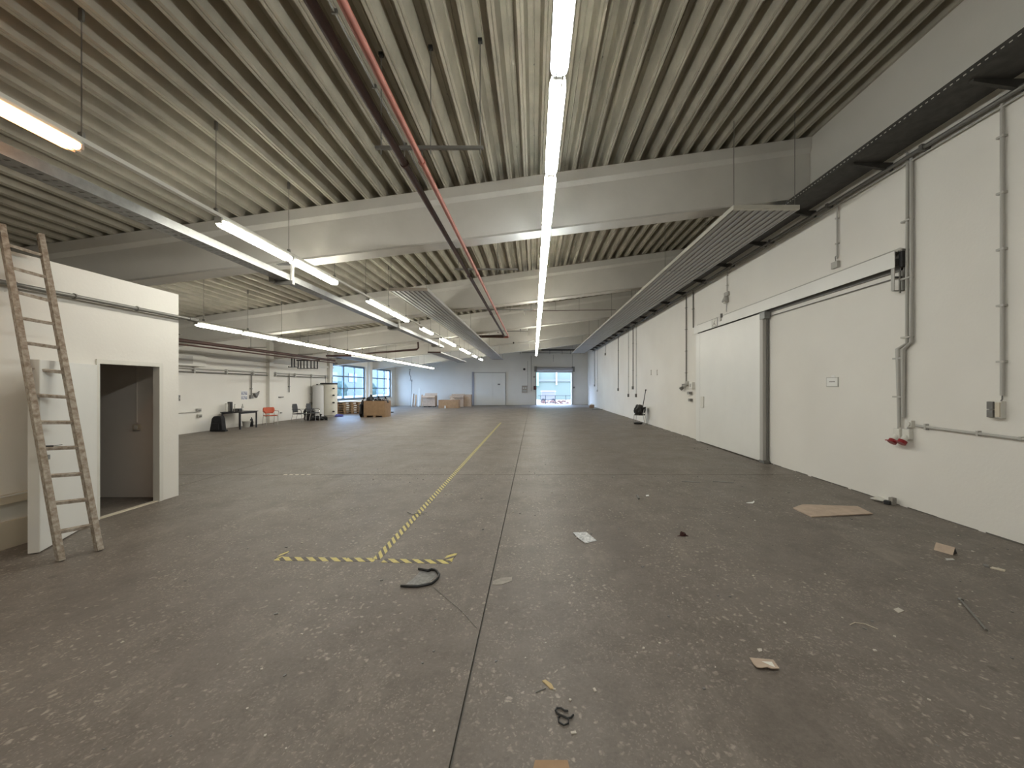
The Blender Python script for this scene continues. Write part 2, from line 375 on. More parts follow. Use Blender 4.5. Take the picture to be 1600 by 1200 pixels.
# fixing screws in the ribs
mb = MB()
for i in range(330):
    k = random.randrange(60); xx = XL - .1 + k * P + 0.040 + (0.16 if random.random() < .5 else 0); yy = random.uniform(.5, 13.5)
    top = hh - .012 if (xx - XL + .1) % P > .1 else 0.012
    if XL < xx < XR: mb.obox((xx, yy, deck_z(xx) + top - .004), (.014, .014, .012))
tag(mb.build('deck_screw', STEELD, ceiling), kind='stuff')

# ------------------------------------------------------------------ concrete roof beams
def beam(y):
    prof = lambda x: [(0, deck_z(x)), (0, deck_z(x) - .21), (.05, deck_z(x) - .30), (.05, beam_bot(x) + .05), (.02, beam_bot(x)), (.40, beam_bot(x)), (.37, beam_bot(x) + .05), (.37, deck_z(x) - .30), (.42, deck_z(x) - .21), (.42, deck_z(x))]
    a = [(XL, y + p, z) for p, z in prof(XL)]; b2 = [(XR - .01, y + p, z) for p, z in prof(XR - .01)]; n = len(a)
    m = MB().add(a + b2, [tuple(range(n - 1, -1, -1)), tuple(range(n, 2 * n))] + [(i, (i + 1) % n, (i + 1) % n + n, i + n) for i in range(n)])
    return m
blab = {1.6: 'off-white concrete roof beam overhead, just above the camera', 7.69: 'deep off-white concrete roof beam nearest the camera, across the hall', 13.87: 'second off-white concrete roof beam from the camera',
        19.75: 'third concrete roof beam, behind the dark comb of decking ends', 25.9: 'fourth concrete roof beam from the camera', 32.0: 'farthest concrete roof beam, just before the end wall', -4.5: 'concrete roof beam behind the camera'}
for y in BY[1:]:
    one(beam(y), 'roof_beam', CONC, blab[y], 'beam', (0, y, deck_z(0) - .5))
# thin conduit and its clips along the third beam's face
# ------------------------------------------------------------------ lamps
def lamp_proto(kind, col, s):
    t = thing('fluorescent_light', 'x', 'light')
    mh = MB().add(*(lambda p: ([(x, y, z) for y in (0.02, 1.56) for x, z in p], [tuple(range(len(p) - 1, -1, -1)), tuple(range(len(p), 2 * len(p)))] + [(i, (i + 1) % len(p), (i + 1) % len(p) + len(p), i + len(p)) for i in range(len(p))]))([(-.065, .075), (.065, .075), (.05, .12), (-.05, .12)]))
    mh.build('housing', OFFW, t)
    pr = [(-.075, .075), (-.078, .045), (-.066, .016), (-.04, 0.002), (-.012, .004), (0, .012), (.012, .004), (.04, .002), (.066, .016), (.078, .045), (.075, .075)]
    m = MB(); n = len(pr); ring = []
    for y, sc in ((0.03, .72), (0.055, .93), (.10, 1), (1.48, 1), (1.525, .93), (1.55, .72)):
        ring += [(x * sc, y, .075 - (.075 - z) * sc) for x, z in pr]
    m.add(ring, [(i * n + j, i * n + j + 1, (i + 1) * n + j + 1, (i + 1) * n + j) for i in range(5) for j in range(n - 1)] + [tuple(range(n - 1, -1, -1)), tuple(5 * n + j for j in range(n))])
    m.build('diffuser', emit('lit diffuser ' + kind, col, s), t, smooth=True)
    for y in (0.0, 1.545):
        c = MB().box(-.05, .05, y, y + .035, .035, .115); c.build('end_cap', GREYP, t)
    for xx in (-.03, .025):
        MB().box(xx, xx + .012, .012, .085, .004, .03).build('clip', GREYP, t); MB().box(xx, xx + .012, 1.495, 1.565, .004, .03).build('clip', GREYP, t)
    index_kids(t); return t
neutral = lamp_proto('neutral', (1.0, 0.97, 0.86), LAMP)
cool = lamp_proto('cool', (0.86, 0.95, 1.0), LAMP)
warm = lamp_proto('warm', (1.0, 0.42, 0.14), LAMP * .28)
used = set()
def place_lamp(proto, x, y, z, label, group):
    if proto.name not in used:
        used.add(proto.name); o = proto
    else: o = copy_tree(proto)
    o.location = (x, y, z); o['label'] = label; o['group'] = group; return o
Z1 = H + 2.76; X1 = 0.224
k = 0
for i in range(-3, 20):  # negative indices: unseen lamps added to brighten the foreground
    y = 3.486 + 1.6 * (i - 1)
    pr = {0: cool, 3: cool, 9: warm if False else neutral}.get(i, neutral)
    if i < 0: lb = 'unseen fill lamp added to the central row, %s behind the camera' % (ORD[-i - 1])
    else: lb = '%s lit fluorescent light from the camera in the central ceiling row' % ORD[i]
    if i == 0: lb = 'nearest fluorescent light of the central row, cut by the top of the photo'
    place_lamp(pr, X1, y, Z1, lb, 'fluorescent lights of the central row')
ZA = H + 2.24; XA = -4.37
slots = [-6, -5, -4, -2, 0, 1, 3, 4, 6, 8, 9, 11, 12, 14, 16]  # the leading slots are lamps added out of view as foreground fill
for j, sidx in enumerate(slots):
    y = 5.31 + 1.6 * sidx
    if sidx == -2: lb = 'warm orange-glowing fluorescent light at the left edge above the ladder'
    elif sidx < -2: lb = '%s unseen fill lamp added to the left rail counting from behind the camera' % ORD[j]
    else: lb = '%s white light after the orange one on the sloping left light rail' % ORD[j - 4]
    place_lamp(warm if sidx == -2 else neutral, XA, y, ZA, lb, 'fluorescent lights on the left rail')
ZB = H + 1.615; XB = -8.9
for i in range(15):
    y = 10.1 + 1.6 * i
    place_lamp(neutral, XB, y, ZB, '%s fluorescent light from the camera in the low far-left row' % ORD[i], 'fluorescent lights of the far-left row')
for p in (neutral, cool, warm):
    if p.name not in used: bpy.data.objects.remove(p)

def light_rail(x, z, y0, y1, label, ws, dzw=0.0):
    t = thing('light_rail', label, 'light rail', (x, y0, z))
    m = MB().box(x - .03, x + .03, y0, y1, z + .121, z + .165); m.build('channel', OFFW, t)
    for y in ws:
        tp = deck_z(x) + .03
        for b2 in BY:
            if b2 - .05 < y < b2 + .45: tp = beam_bot(x) + .01
        MB().tube([(x, y, z + .165), (x, y, tp)], .0055, 5).build('hanger_wire', STEELD, t)
        MB().box(x - .02, x + .02, y - .012, y + .012, tp - .12, tp).build('deck_hook', STEELD, t)
        MB().box(x - .022, x + .022, y - .015, y + .015, z + .165, z + .22).build('rail_clamp', STEELD, t)
    return t
light_rail(XA, ZA, -5.0, 33.5, 'white carrier rail of the left light row, sagging away above the tray', [3.71 + 1.57 * i for i in range(19)])
light_rail(XB, ZB, 10.05, 34.9, 'white carrier rail of the low far-left light row', [10.35 + 1.6 * i for i in range(15)])
light_rail(X1, Z1, -6.2, 33.9, 'white carrier rail above the central light row', [.4 + 3.2 * i for i in range(11)])

# ------------------------------------------------------------------ galvanised cable tray below the left rail
XT0, XT1, ZTR = -5.14, -4.90, H + 2.146
t = thing('cable_tray', 'long galvanised perforated cable tray beside the left light rail', 'cable tray', (XT1, 0, ZTR))
mb = MB(); yy = 0.4
holes = True
y = 0.4
while y < 21.0:   # bottom plate as slats with slots between
    mb.box(XT0, XT1, y, y + .09, ZTR, ZTR + .003); mb.box(XT0, XT0 + .05, y + .09, y + .12, ZTR, ZTR + .003); mb.box(XT1 - .05, XT1, y + .09, y + .12, ZTR, ZTR + .003); mb.box(-5.04, -5.00, y + .09, y + .12, ZTR, ZTR + .003)
    y += .12
tag(mb.build('tray_bottom', STEEL, t), kind='stuff')
MB().box(XT1, XT1 + .003, .4, 21, ZTR, ZTR + .115).build('tray_side', STEEL, t)
MB().box(XT0 - .003, XT0, .4, 21, ZTR, ZTR + .115).build('tray_side', STEEL, t)
MB().box(XT0 + .04, XT1 - .05, .4, 21, ZTR + .004, ZTR + .035).build('cables', GREYD, t)
for i, y in enumerate((7.72, 13.9, 19.8)):
    zt = beam_bot(-5.1)
    m = MB().box(XT1 + .01, XT1 + .05, y, y + .05, ZTR - .07, zt - .01); m.build('hanger_post', WHITE, t)
    MB().box(XT0 - .08, XT1 + .06, y - .02, y + .06, ZTR - .075, ZTR - .004).build('support_arm', STEELD, t)
    MB().box(XT0 - .12, XT0 - .01, y - .10, y + .06, ZTR - .05, ZTR + .09).build('joint_plate', STEELD, t)
    MB().box(XT1 - .30, XT1 + .08, y + .03, y + .1, zt - .02, zt + .002).build('fixing_plate', STEEL, t)

# ------------------------------------------------------------------ dark cable tray on brackets along the right wall
t = thing('cable_tray', 'dark grimy cable tray on brackets high along the right wall', 'cable tray', (5.3, 0, H + 3.49))
zb = H + 3.49; xa, xb = 4.87, 5.42
MB().box(xa, xb, -2, 36, zb, zb + .004).build('tray_bottom', DARKTRAY, t)
MB().box(xa - .004, xa, -2, 36, zb, zb + .085).build('tray_side', DARKTRAY, t)
MB().box(xb, xb + .004, -2, 36, zb, zb + .085).build('tray_side', DARKTRAY, t)
mb = MB(); y = -1.0
while y < 16:
    mb.box(xa - .006, xa - .003, y, y + .03, zb + .03, zb + .042); y += .07
tag(mb.build('tray_slot', PANELW, t), kind='stuff')
mb = MB()
for i in range(6): mb.tube([(4.93 + .07 * i, -2, zb + .03), (4.94 + .065 * i, 17, zb + .03), (4.93 + .07 * i, 36, zb + .03)], .02, 6)
mb.build('cables', GREYD, t)
for i in range(22):
    y = 2.72 + 1.62 * i - 1.62
    MB().poly([(xa + .1, y, zb - .03), (XR, y, zb - .12), (XR, y, zb), (xa + .1, y, zb)], (0, .045, 0)).build('bracket', DARKTRAY, t)

# ------------------------------------------------------------------ radiant ceiling panels
def radiant(x0, x1, z, y0, y1, n, label, m_end=PANELW, ws=3.6):
    t = thing('radiant_panel', label, 'heater', ((x0 + x1) / 2, y0, z))
    W = x1 - x0; pt = W / n; m = MB(); pr = []
    for i in range(n):
        a = x0 + pt * i
        pr += [(a, z + .028), (a + pt * .16, z + .028), (a + pt * .26, z + .004), (a + pt * .84, z + .004), (a + pt * .94, z + .028)]
    pr.append((x1, z + .028))
    vs = [(a, y, b2) for a, b2 in pr for y in (y0, y1)]
    fs = [(2 * i, 2 * i + 1, 2 * i + 3, 2 * i + 2) for i in range(len(pr) - 1)]
    m.add(vs, fs); m.build('ribbed_sheet', PANELM, t)
    MB().box(x0, x1, y0 + .02, y1 - .02, z + .04, z + .075).build('insulation', BASEM, t)
    for xx in (x0 - .012, x1 - .002): MB().box(xx, xx + .014, y0, y1, z - .004, z + .075).build('side_trim', PANELM if xx > x0 else PANELW, t)
    for yy in (y0 - .05, y1): MB().box(x0 - .012, x1 + .012, yy, yy + .05, z - .01, z + .07).build('header_pipe', m_end, t)
    y = y0 + .02
    while y < y1:
        for xx in (x0 + .03, x1 - .03):
            tp = deck_z(xx) + .02
            for b2 in BY:
                if b2 - .1 < y < b2 + .5: tp = beam_bot(xx)
            MB().tube([(xx, y, z + .07), (xx, y, tp)], .006, 5).build('hanger_wire', STEELD, t)
        if y > y0 + 1: MB().box(x0 - .01, x1 + .01, y, y + .03, z - .006, z + .006).build('joint_strip', PANELM, t)
        y += ws
    return t
radiant(3.55, 4.70, H + 3.16, 6.85, 35.8, 9, 'long ribbed radiant heater panel hanging along the right wall')
radiant(-3.83, -2.83, H + 2.56, 10.2, 35.6, 8, 'ribbed radiant heater panel left of the red pipes', BRASS)
radiant(-6.3, -5.55, H + 2.05, 22.9, 31.5, 6, 'short ribbed radiant heater panel seen behind the left light rail', BROWNP, 2.9)
radiant(-10.9, -9.6, H + 1.62, 20.2, 24.3, 7, 'flat brown heater panel hanging over the far-left boilers', BROWNP, 2.2)

# ------------------------------------------------------------------ heating pipes in the middle
zp = H + 2.80
def trapeze(y, xs_, label, x0=-1.95, x1=-.62, zt=None):
    zt = zt or zp + .13
    t = thing('pipe_trapeze', label, 'pipe hanger', (x0, y, zt))
    MB().box(x0, x1, y - .02, y + .02, zt, zt + .035).build('cross_bar', STEELD, t)
    for x in xs_:
        tp = deck_z(x) + .14
        for b2 in BY:
            if b2 - .1 < y < b2 + .5: tp = beam_bot(x)
        MB().tube([(x, y, zt - .06), (x, y, tp)], .007, 5).build('threaded_rod', STEELD, t)
        MB().box(x - .025, x + .025, y - .025, y + .025, tp - .04, tp).build('ceiling_anchor', BLACK, t)
    return t
tl = ['steel trapeze bar carrying the red pipes, nearest the camera', 'second steel trapeze bar carrying the red pipes', 'third steel trapeze bar, above the radiant panel end', 'last steel trapeze bar, at the bend of the red pipes']
trapeze(4.73, [-1.88, -1.27, -.66], tl[0]); trapeze(9.6, [-1.88, -.9], tl[1], -1.98, -.4); trapeze(14.6, [-1.95, -.9, -.1], tl[2], -2.0, .0); trapeze(20.2, [-1.88, -.7], tl[3], -2.0, -.3)
t = thing('heating_pipe', 'faded red heating pipe running down the middle of the ceiling', 'pipe', (-1.39, 0, zp))
MB().tube([(-1.39, -2, zp), (-1.39, 21.3, zp), (-1.45, 21.4, zp), (-3.4, 21.4, zp)], .036, 12).build('pipe', REDP, t, smooth=True)
for y in (2.69, 4.76, 9.5, 14.5, 20.1):
    MB().tube([(-1.39, y, zp), (-1.39, y + .03, zp)], .045, 12).build('pipe_clamp', REDP, t)
    MB().box(-1.396, -1.384, y + .01, y + .02, zp + .04, zp + .16).build('clamp_rod', STEELD, t)
t = thing('heating_pipe', 'dark brown heating pipe beside the faded red one', 'pipe', (-1.60, 0, zp))
MB().tube([(-1.62, -2, zp), (-1.62, 21.05, zp), (-1.68, 21.15, zp), (-6.35, 21.15, zp - .02), (-6.4, 21.2, zp - .1), (-6.4, 21.3, zp - .62), (-6.5, 21.35, zp - .70), (-10.4, 21.4, zp - 1.02), (-11.0, 21.45, zp - 1.2)], .045, 12).build('pipe', BROWNP, t, smooth=True)
for y in (4.8, 9.6, 14.6, 20.2):
    MB().tube([(-1.62, y, zp), (-1.62, y + .04, zp)], .056, 12).build('pipe_clamp', BROWNP, t)
    MB().box(-1.626, -1.614, y + .01, y + .02, zp + .04, zp + .16).build('clamp_rod', STEELD, t)
m = MB().tube([(-2.08, -1, deck_z(-2.08) - .03), (-2.08, 7.5, deck_z(-2.08) - .03)], .012, 6)
t = thing('conduit', 'thin dark cable conduit on the decking left of the brown pipe', 'conduit', (-2.08, -1, deck_z(-2.08) - .05))
m.build('pipe', STEELD, t)
for y in (2.4, 3.1, 4.0, 5.0, 6.2): MB().box(-2.11, -2.05, y, y + .02, deck_z(-2.08) - .05, deck_z(-2.08)).build('clip', STEELD, t)
# thin pipes over the far right bays
t = thing('gas_pipe', 'thin dark pipe crossing below the third beam to the right heater panel', 'pipe', (-.6, 20.6, H + 3.7))
a = AT(818, 486, 18.6); b2 = AT(962, 484, 18.6)
MB().tube([a, b2], .014, 6).build('pipe', BROWNP, t)
MB().tube([AT(818, 486, 18.6), AT(826, 525, 26), AT(827, 548, 34)], .018, 6).build('pipe', OFFW, t)
for px in (868, 905): MB().tube([AT(px, 486, 18.6), AT(px, 430, 18.6)], .006, 5).build('hanger_wire', STEELD, t)
t = thing('gas_pipe', 'thin pale pipe with a dark end cap under the fourth beam', 'pipe', AT(803, 537, 26))
MB().tube([AT(803, 537, 25.5), AT(834, 536, 25.7), AT(860, 533, 25.9)], .02, 6).build('pipe', OFFW, t)
MB().tube([AT(802.5, 537, 25.5), AT(802.5, 534.5, 25.5)], .05, 8).build('end_cap', BLACK, t)

# ------------------------------------------------------------------ right wall services
def upipe(pts, r, m=GREYP): return MB().tube(pts, r, 8)
t = thing('conduit', 'long grey conduit running high along the right wall below the dark tray', 'conduit', (5.5, -1, 5.19))
MB().tube([(5.50, -2, 5.185), (5.50, 36, 5.185)], .03, 10).build('pipe', STEELD, t, smooth=True)
MB().tube([(5.54, -2, 5.12), (5.54, 36, 5.12)], .012, 6).build('cable', GREYP, t)
for i in range(20): MB().box(5.46, XR, 1.9 + 1.75 * i, 1.95 + 1.75 * i, 5.14, 5.225).build('clamp', STEELD, t)
def drop(px, y0, y1, label, r=.016, n_clamps=3, m=GREYP, off=.03):
    p0, p1 = RW(px, y0, off), RW(px, y1, off); p0.x = p1.x = XR - off
    p0.z = min(p0.z, 5.17)
    t = thing('conduit', label, 'conduit', p1)
    MB().tube([p0, p1], r, 8).build('pipe', m, t, smooth=True)
    for i in range(n_clamps):
        q = p0.lerp(p1, (i + .6) / (n_clamps + .2)); MB().box(q.x - r * 1.3, XR, q.y - r * 1.6, q.y + r * 2.2, q.z - .012, q.z + .012).build('clamp', m, t)
    return t, p1
def wall_box(name, label, px, py, wpx, hpx, dep, m, cat='socket', extra=None, surf='R'):
    """a box on the right wall whose centre, width and height are read at the wall plane"""
    c = RW(px, py); d = c.y; zz = hpx / FP * d; a = RW(px - wpx / 2, py).y; b3 = RW(px + wpx / 2, py).y
    # visible width = wall length + depth seen obliquely: keep the box of plausible width
    wy = max(.05, abs(a - b3) - dep * d / XR * 0)
    t = thing(name, label, cat, (XR, d, c.z - zz / 2))
    MB().box(XR - dep, XR, d - wy / 2, d + wy / 2, c.z - zz / 2, c.z + zz / 2).build('housing', m, t, bevel=.006)
    return t, c, wy, zz

# socket pair under the right-most conduit
drop(1566, 160, 618, 'right-most vertical conduit, ending above the grey double socket', .02, 5)
t, c, wy, zz = wall_box('double_socket', 'grey and cream double wall socket below the right-most conduit', 1562, 640, 20, 27, .06, OFFW)
dl = c.y
MB().box(XR - .085, XR - .06, dl + .0, dl + wy * .5, c.z + .005, c.z + zz * .46).build('socket_lid', GREYD, t, bevel=.004)
MB().box(XR - .085, XR - .06, dl + .0, dl + wy * .5, c.z - zz * .46, c.z - .005).build('socket_lid', GREYD, t, bevel=.004)
MB().box(XR - .075, XR - .06, dl - wy * .46, dl - .012, c.z - zz * .42, c.z + zz * .42).build('switch_cover', BASEM, t, bevel=.003)
MB().tube([RW(1566, 618, .03), RW(1566, 624, .03), RW(1563, 628, .03)], .008, 6).build('cable_tail', GREYD, t)
# double conduit with a jog, red CEE sockets
t = thing('conduit', 'thick pair of grey conduits that jogs left above the red sockets', 'conduit', RW(1405, 665))
def RWo(px, py, o): p = RW(px, py, o); p.x = XR - o; return p
MB().tube([RWo(1418, 240, .04), RWo(1417, 536, .04), RWo(1404, 545, .04), RWo(1405, 668, .04)], .022, 10).build('pipe', GREYP, t, smooth=True)
MB().tube([RWo(1424, 240, .04), RWo(1424, 534, .04), RWo(1411, 546, .04), RWo(1411, 652, .04)], .022, 10).build('pipe', GREYP, t, smooth=True)
for py in (345, 435, 527, 560, 620):
    px = 1421 if py < 540 else 1408
    q = RW(px, py); MB().box(XR - .07, XR, q.y - .07, q.y + .07, q.z - .012, q.z + .012).build('clamp', GREYP, t)
MB().tube([RWo(1418, 240, .04), RWo(1414, 236, .05), RWo(1409, 240, .05), RWo(1404, 241, .04)], .010, 6).build('cable_tail', GREYP, t)
def cee(px, py, label):
    c = RW(px, py); t = thing('power_socket', label, 'socket', (XR, c.y, c.z - .14)); d = c.y
    MB().box(XR - .07, XR, d - .055, d + .055, c.z - .02, c.z + .13).build('housing', OFFW, t, bevel=.012)
    cx = XR - .085
    MB().tube([(XR - .05, d, c.z + .02), (XR - .12, d, c.z - .06)], .042, 14).build('socket_collar', OFFW, t, smooth=True)
    MB().tube([(XR - .105, d, c.z - .045), (XR - .135, d, c.z - .085)], .056, 14).build('red_lid', REDCAP, t, smooth=True)
    MB().box(XR - .17, XR - .10, d - .02, d + .075, c.z - .06, c.z - .045).build('lid_latch', REDCAP, t, bevel=.004)
    MB().tube([(XR - .04, d, c.z + .13), (XR - .04, d - .01, c.z + .20)], .010, 6).build('cable_tail', GREYP, t)
cee(1407, 683, 'left red-capped industrial power socket at the foot of the conduit pair')
cee(1422, 684, 'right red-capped industrial power socket under the junction box')
t, c, wy, zz = wall_box('junction_box', 'white junction box beside the two red-capped sockets', 1425, 662, 10, 11, .06, OFFW, 'junction box')
MB().tube([(XR - .06, c.y - .005, c.z), (XR - .075, c.y - .005, c.z)], .035, 12).build('cover', OFFW, t)
MB().tube([(XR - .03, c.y, c.z - zz / 2), (XR - .03, c.y + .04, c.z - zz / 2 - .07)], .008, 6).build('cable_tail', GREYP, t)
t = thing('conduit', 'horizontal grey conduit from the junction box to the right edge', 'conduit', RW(1440, 664))
MB().tube([RWo(1432, 665, .03), RWo(1445, 667, .03), RWo(1620, 689, .03)], .018, 8).build('pipe', GREYP, t, smooth=True)
for px in (1450, 1532, 1600): q = RW(px, 664 + (px - 1440) * .14); MB().box(XR - .05, XR, q.y - .012, q.y + .012, H + (CY - 666) / FP * 5.58 / (1425 - CX) * FP - .03, q.z + .03).build('clamp', GREYP, t)
drop(1308, 300, 404, 'short conduit dropping to the small junction box above the door rail', .014, 2)
t, c, wy, zz = wall_box('junction_box', 'small grey junction box above the middle of the door rail', 1308, 414, 10, 10, .06, GREYP, 'junction box')
MB().tube([RWo(1306, 409, .03), RWo(1305, 402, .03), RWo(1308, 398, .03)], .007, 6).build('cable_tail', GREYD, t)
drop(1136, 405, 455, 'short conduit dropping to the grey siren above the exit sign', .014, 2)
c = RW(1137, 460)
t = thing('alarm_siren', 'grey round siren with a horn above the exit sign', 'siren', c)
MB().box(XR - .06, XR, c.y - .12, c.y + .12, c.z - .05, c.z + .07).build('housing', GREYP, t, bevel=.02)
MB().tube([(XR - .05, c.y, c.z - .05), (XR - .07, c.y, c.z - .22)], .045, 12, .10).build('horn', GREYP, t, smooth=True)
MB().tube([(XR - .07, c.y, c.z - .22), (XR - .075, c.y, c.z - .26)], .05, 12).build('lamp_dome', WHITE, t, smooth=True)
MB().tube([(XR - .03, c.y, c.z - .25), (XR - .03, c.y + .02, c.z - .5)], .009, 6).build('cable_tail', GREYD, t)

# ------------------------------------------------------------------ sliding cold-store door on the right wall
YD0, YD1 = 9.11, 12.70     # near and far edge of the leaf
DH = 3.57
dl_ = thing('sliding_door', 'large white sliding door leaf with a grey edge post', 'door', (XR - .12, YD0, 0))
MB().box(XR - .13, XR - .03, YD0 + .14, YD1 - .10, .025, DH).build('leaf', DOORW, dl_, bevel=.008)
MB().box(XR - .145, XR - .02, YD0 + .01, YD0 + .13, .02, DH).build('edge_post', GREYP, dl_, bevel=.004)
MB().box(XR - .055, XR - .02, YD0 - .03, YD0 + .008, .03, DH - .1).build('rubber_seal', GREYD, dl_)
MB().box(XR - .165, XR - .03, YD0 - .10, YD0 + .10, DH - .15, DH + .01).build('roller_carriage', STEEL, dl_)
MB().box(XR - .17, XR - .03, YD0 - .08, YD0 + .12, 0.0, .06).build('floor_guide', STEELD, dl_)
c = RW(1091, 627)
MB().box(XR - .16, XR - .13, YD1 - .42, YD1 - .20, c.z - .18, c.z + .18).build('door_handle', OFFW, dl_, bevel=.01)
fr = thing('door_frame', 'white frame strip at the far side of the sliding door', 'door frame', (XR, YD1, 0))
MB().box(XR - .08, XR, YD1 - .02, YD1 + .32, 0, 3.59).build('jamb', DOORW, fr)
MB().box(XR - .10, XR - .08, YD1 - .065, YD1 - .03, 0, DH).build('rubber_seal', GREYD, fr)
# cover over the rail
a0, a1 = 5.77, YD1 + .30
cv = thing('door_rail', 'long cream rail cover above the sliding door', 'door rail', (XR - .12, a0, DH))
MB().poly([(XR - .001, a0, 3.86), (XR - .16, a0, 3.845), (XR - .16, a0, 3.60), (XR - .15, a0, 3.60), (XR - .15, a0, 3.835), (XR - .001, a0, 3.85)], (0, a1 - a0, 0)).build('cover', DOORW, cv)
MB().box(XR - .11, XR - .05, a0 + .03, a1, 3.66, 3.74).build('track', STEELD, cv)
MB().box(XR - .03, XR, a0, a1, 3.56, 3.68).build('back_plate', GREYD, cv)  # dark strip, shade of the gap under the cover put into its colour
MB().tube([(XR - .03, a0 + .02, 3.47), (XR - .03, YD0 - .1, 3.47)], .008, 6).build('drive_cable', GREYD, cv)
MB().box(XR - .10, XR - .01, a0 - .06, a0 - .005, 3.60, 3.83).build('end_gap_shade', BLACK, cv)  # solid black block, painted as the shade in the cover's open end
MB().box(XR - .11, XR, a0 - .07, a0, 3.83, 3.855).build('end_cap', STEELD, cv)
mech = thing('door_buffer', 'bent steel stop bracket hanging at the near end of the door rail', 'bracket', (XR - .1, a0, 3.25))
MB().box(XR - .145, XR - .135, a0 + .02, a0 + .075, 3.26, 3.60).build('strap', GREYP, mech)
MB().box(XR - .145, XR - .01, a0 + .02, a0 + .05, 3.25, 3.262).build('base_bar', STEELD, mech)
MB().box(XR - .03, XR - .005, a0 - .02, a0 + .03, 3.26, 3.60).build('back_plate', STEELD, mech)
MB().box(XR - .135, XR - .03, a0 + .02, a0 + .04, 3.45, 3.47).build('cross_bar', BLACK, mech)
MB().tube([(XR - .06, a0 + .02, 3.22), (XR - .06, a0 + .02, 3.55)], .014, 8).build('spring', STEELD, mech)
t = thing('conduit', 'thin grey conduit running along the top of the door rail', 'conduit', (XR - .03, a0, 3.9))
MB().tube([(XR - .05, a0 - .03, 3.86), (XR - .06, a0 + .02, 3.885), (XR - .06, YD1 + .25, 3.885), (XR - .04, YD1 + .3, 3.86)], .016, 8).build('pipe', GREYP, t, smooth=True)
for i in range(6): MB().box(XR - .05, XR, a0 + .4 + 1.15 * i, a0 + .44 + 1.15 * i, 3.855, 3.90).build('clamp', GREYD, t)
# exit sign and lamp
c = RW(1117, 504, .16)
t = thing('exit_sign', 'small square running-man exit sign on the rail cover', 'sign', (XR - .165, c.y, c.z))
MB().box(XR - .172, XR - .161, c.y - .16, c.y + .16, c.z - .11, c.z + .11).build('plate', OFFW, t)
MB().box(XR - .1725, XR - .161, c.y - .175, c.y - .16, c.z - .12, c.z + .12).box(XR - .1725, XR - .161, c.y + .16, c.y + .175, c.z - .12, c.z + .12).box(XR - .1725, XR - .161, c.y - .16, c.y + .16, c.z + .11, c.z + .12).box(XR - .1725, XR - .161, c.y - .16, c.y + .16, c.z - .12, c.z - .11).build('sign_edge', GREYD, t)
mb = MB(); q = XR - .175; D = lambda dy, dz: (q, c.y - dy, c.z + dz)
mb.poly([D(.02, .06), D(.045, .06), D(.045, .085), D(.02, .085)], (.002, 0, 0)).poly([D(-.06, -.02), D(.01, .05), D(.03, .03), D(-.04, -.04)], (.002, 0, 0)).poly([D(-.01, .0), D(.06, -.08), D(.04, -.09), D(-.03, -.02)], (.002, 0, 0)).poly([D(-.12, -.06), D(-.05, -.03), D(-.05, -.05), D(-.12, -.085)], (.002, 0, 0))
mb.build('pictogram', GREYD, t)
c = RW(1126, 497, .16)
t = thing('door_lamp', 'tiny dark-topped signal lamp right of the exit sign', 'lamp', (XR - .2, c.y, c.z))
MB().box(XR - .20, XR - .161, c.y - .06, c.y + .06, c.z - .09, c.z + .04).build('housing', OFFW, t, bevel=.01)
MB().box(XR - .21, XR - .161, c.y - .12, c.y - .07, c.z + .0, c.z + .11).build('hood', GREYD, t)
# paper notice
c = RW(1301, 597)
t = thing('paper_notice', 'small white framed notice taped to the wall right of the sliding door', 'notice', (XR, c.y, c.z - .1))
MB().box(XR - .010, XR - .001, c.y - .145, c.y + .145, c.z - .09, c.z + .09).build('sleeve', GREYP, t)
MB().box(XR - .013, XR - .010, c.y - .125, c.y + .13, c.z - .075, c.z + .078).build('sheet', PAPER, t)
mb = MB()
for i, (p, q) in enumerate([(-.07, -.045), (-.04, -.02), (-.012, .012), (.02, .04), (.047, .07)]): mb.box(XR - .0145, XR - .013, c.y + p, c.y + q, c.z - .002, c.z + .014)
mb.build('lettering', GREYD, t)
MB().box(XR - .006, XR - .001, c.y - .06, c.y + .02, c.z + .09, c.z + .125).build('tape_tab', PAPER, t)
# vertical conduits farther down the wall
t, p = drop(1072, 455, 603, 'dark conduit with a cluster of sockets left of the sliding door frame', .022, 4, STEELD)
t, p = drop(1083, 440, 512, 'short dark conduit at the far end of the door rail', .022, 1, STEELD)
for px, py, lb, mm in [(1070, 604, 'dark bell-shaped industrial socket on the conduit left of the sliding door', GREYD), (1075, 600, 'small grey socket right next to the bell-shaped socket', GREYP)]:
    c = RW(px, py); t = thing('power_socket', lb, 'socket', (XR, c.y, c.z - .1))
    MB().box(XR - .08, XR, c.y - .09, c.y + .09, c.z - .05, c.z + .10).build('housing', mm, t, bevel=.012)
    MB().tube([(XR - .06, c.y, c.z - .02), (XR - .16, c.y, c.z - .10)], .05, 10, .07).build('socket_collar', mm, t)
for px, py, w_, h_, lb, mm in [(1083.5, 602, 5, 10, 'white switch panel on the frame strip beside the sliding door', WHITE), (1080, 614, 4, 4, 'dark key switch below the white switch panel', GREYD), (1081, 625, 3, 4, 'lower dark key switch near the sliding door', GREYD)]:
    t, c, wy, zz = wall_box('wall_switch', lb, px, py, w_, h_, .105, mm, 'switch')
    MB().box(XR - .115, XR - .10, c.y - wy * .2, c.y + wy * .2, c.z - zz * .25, c.z + zz * .25).build('rocker', GREYP, t)
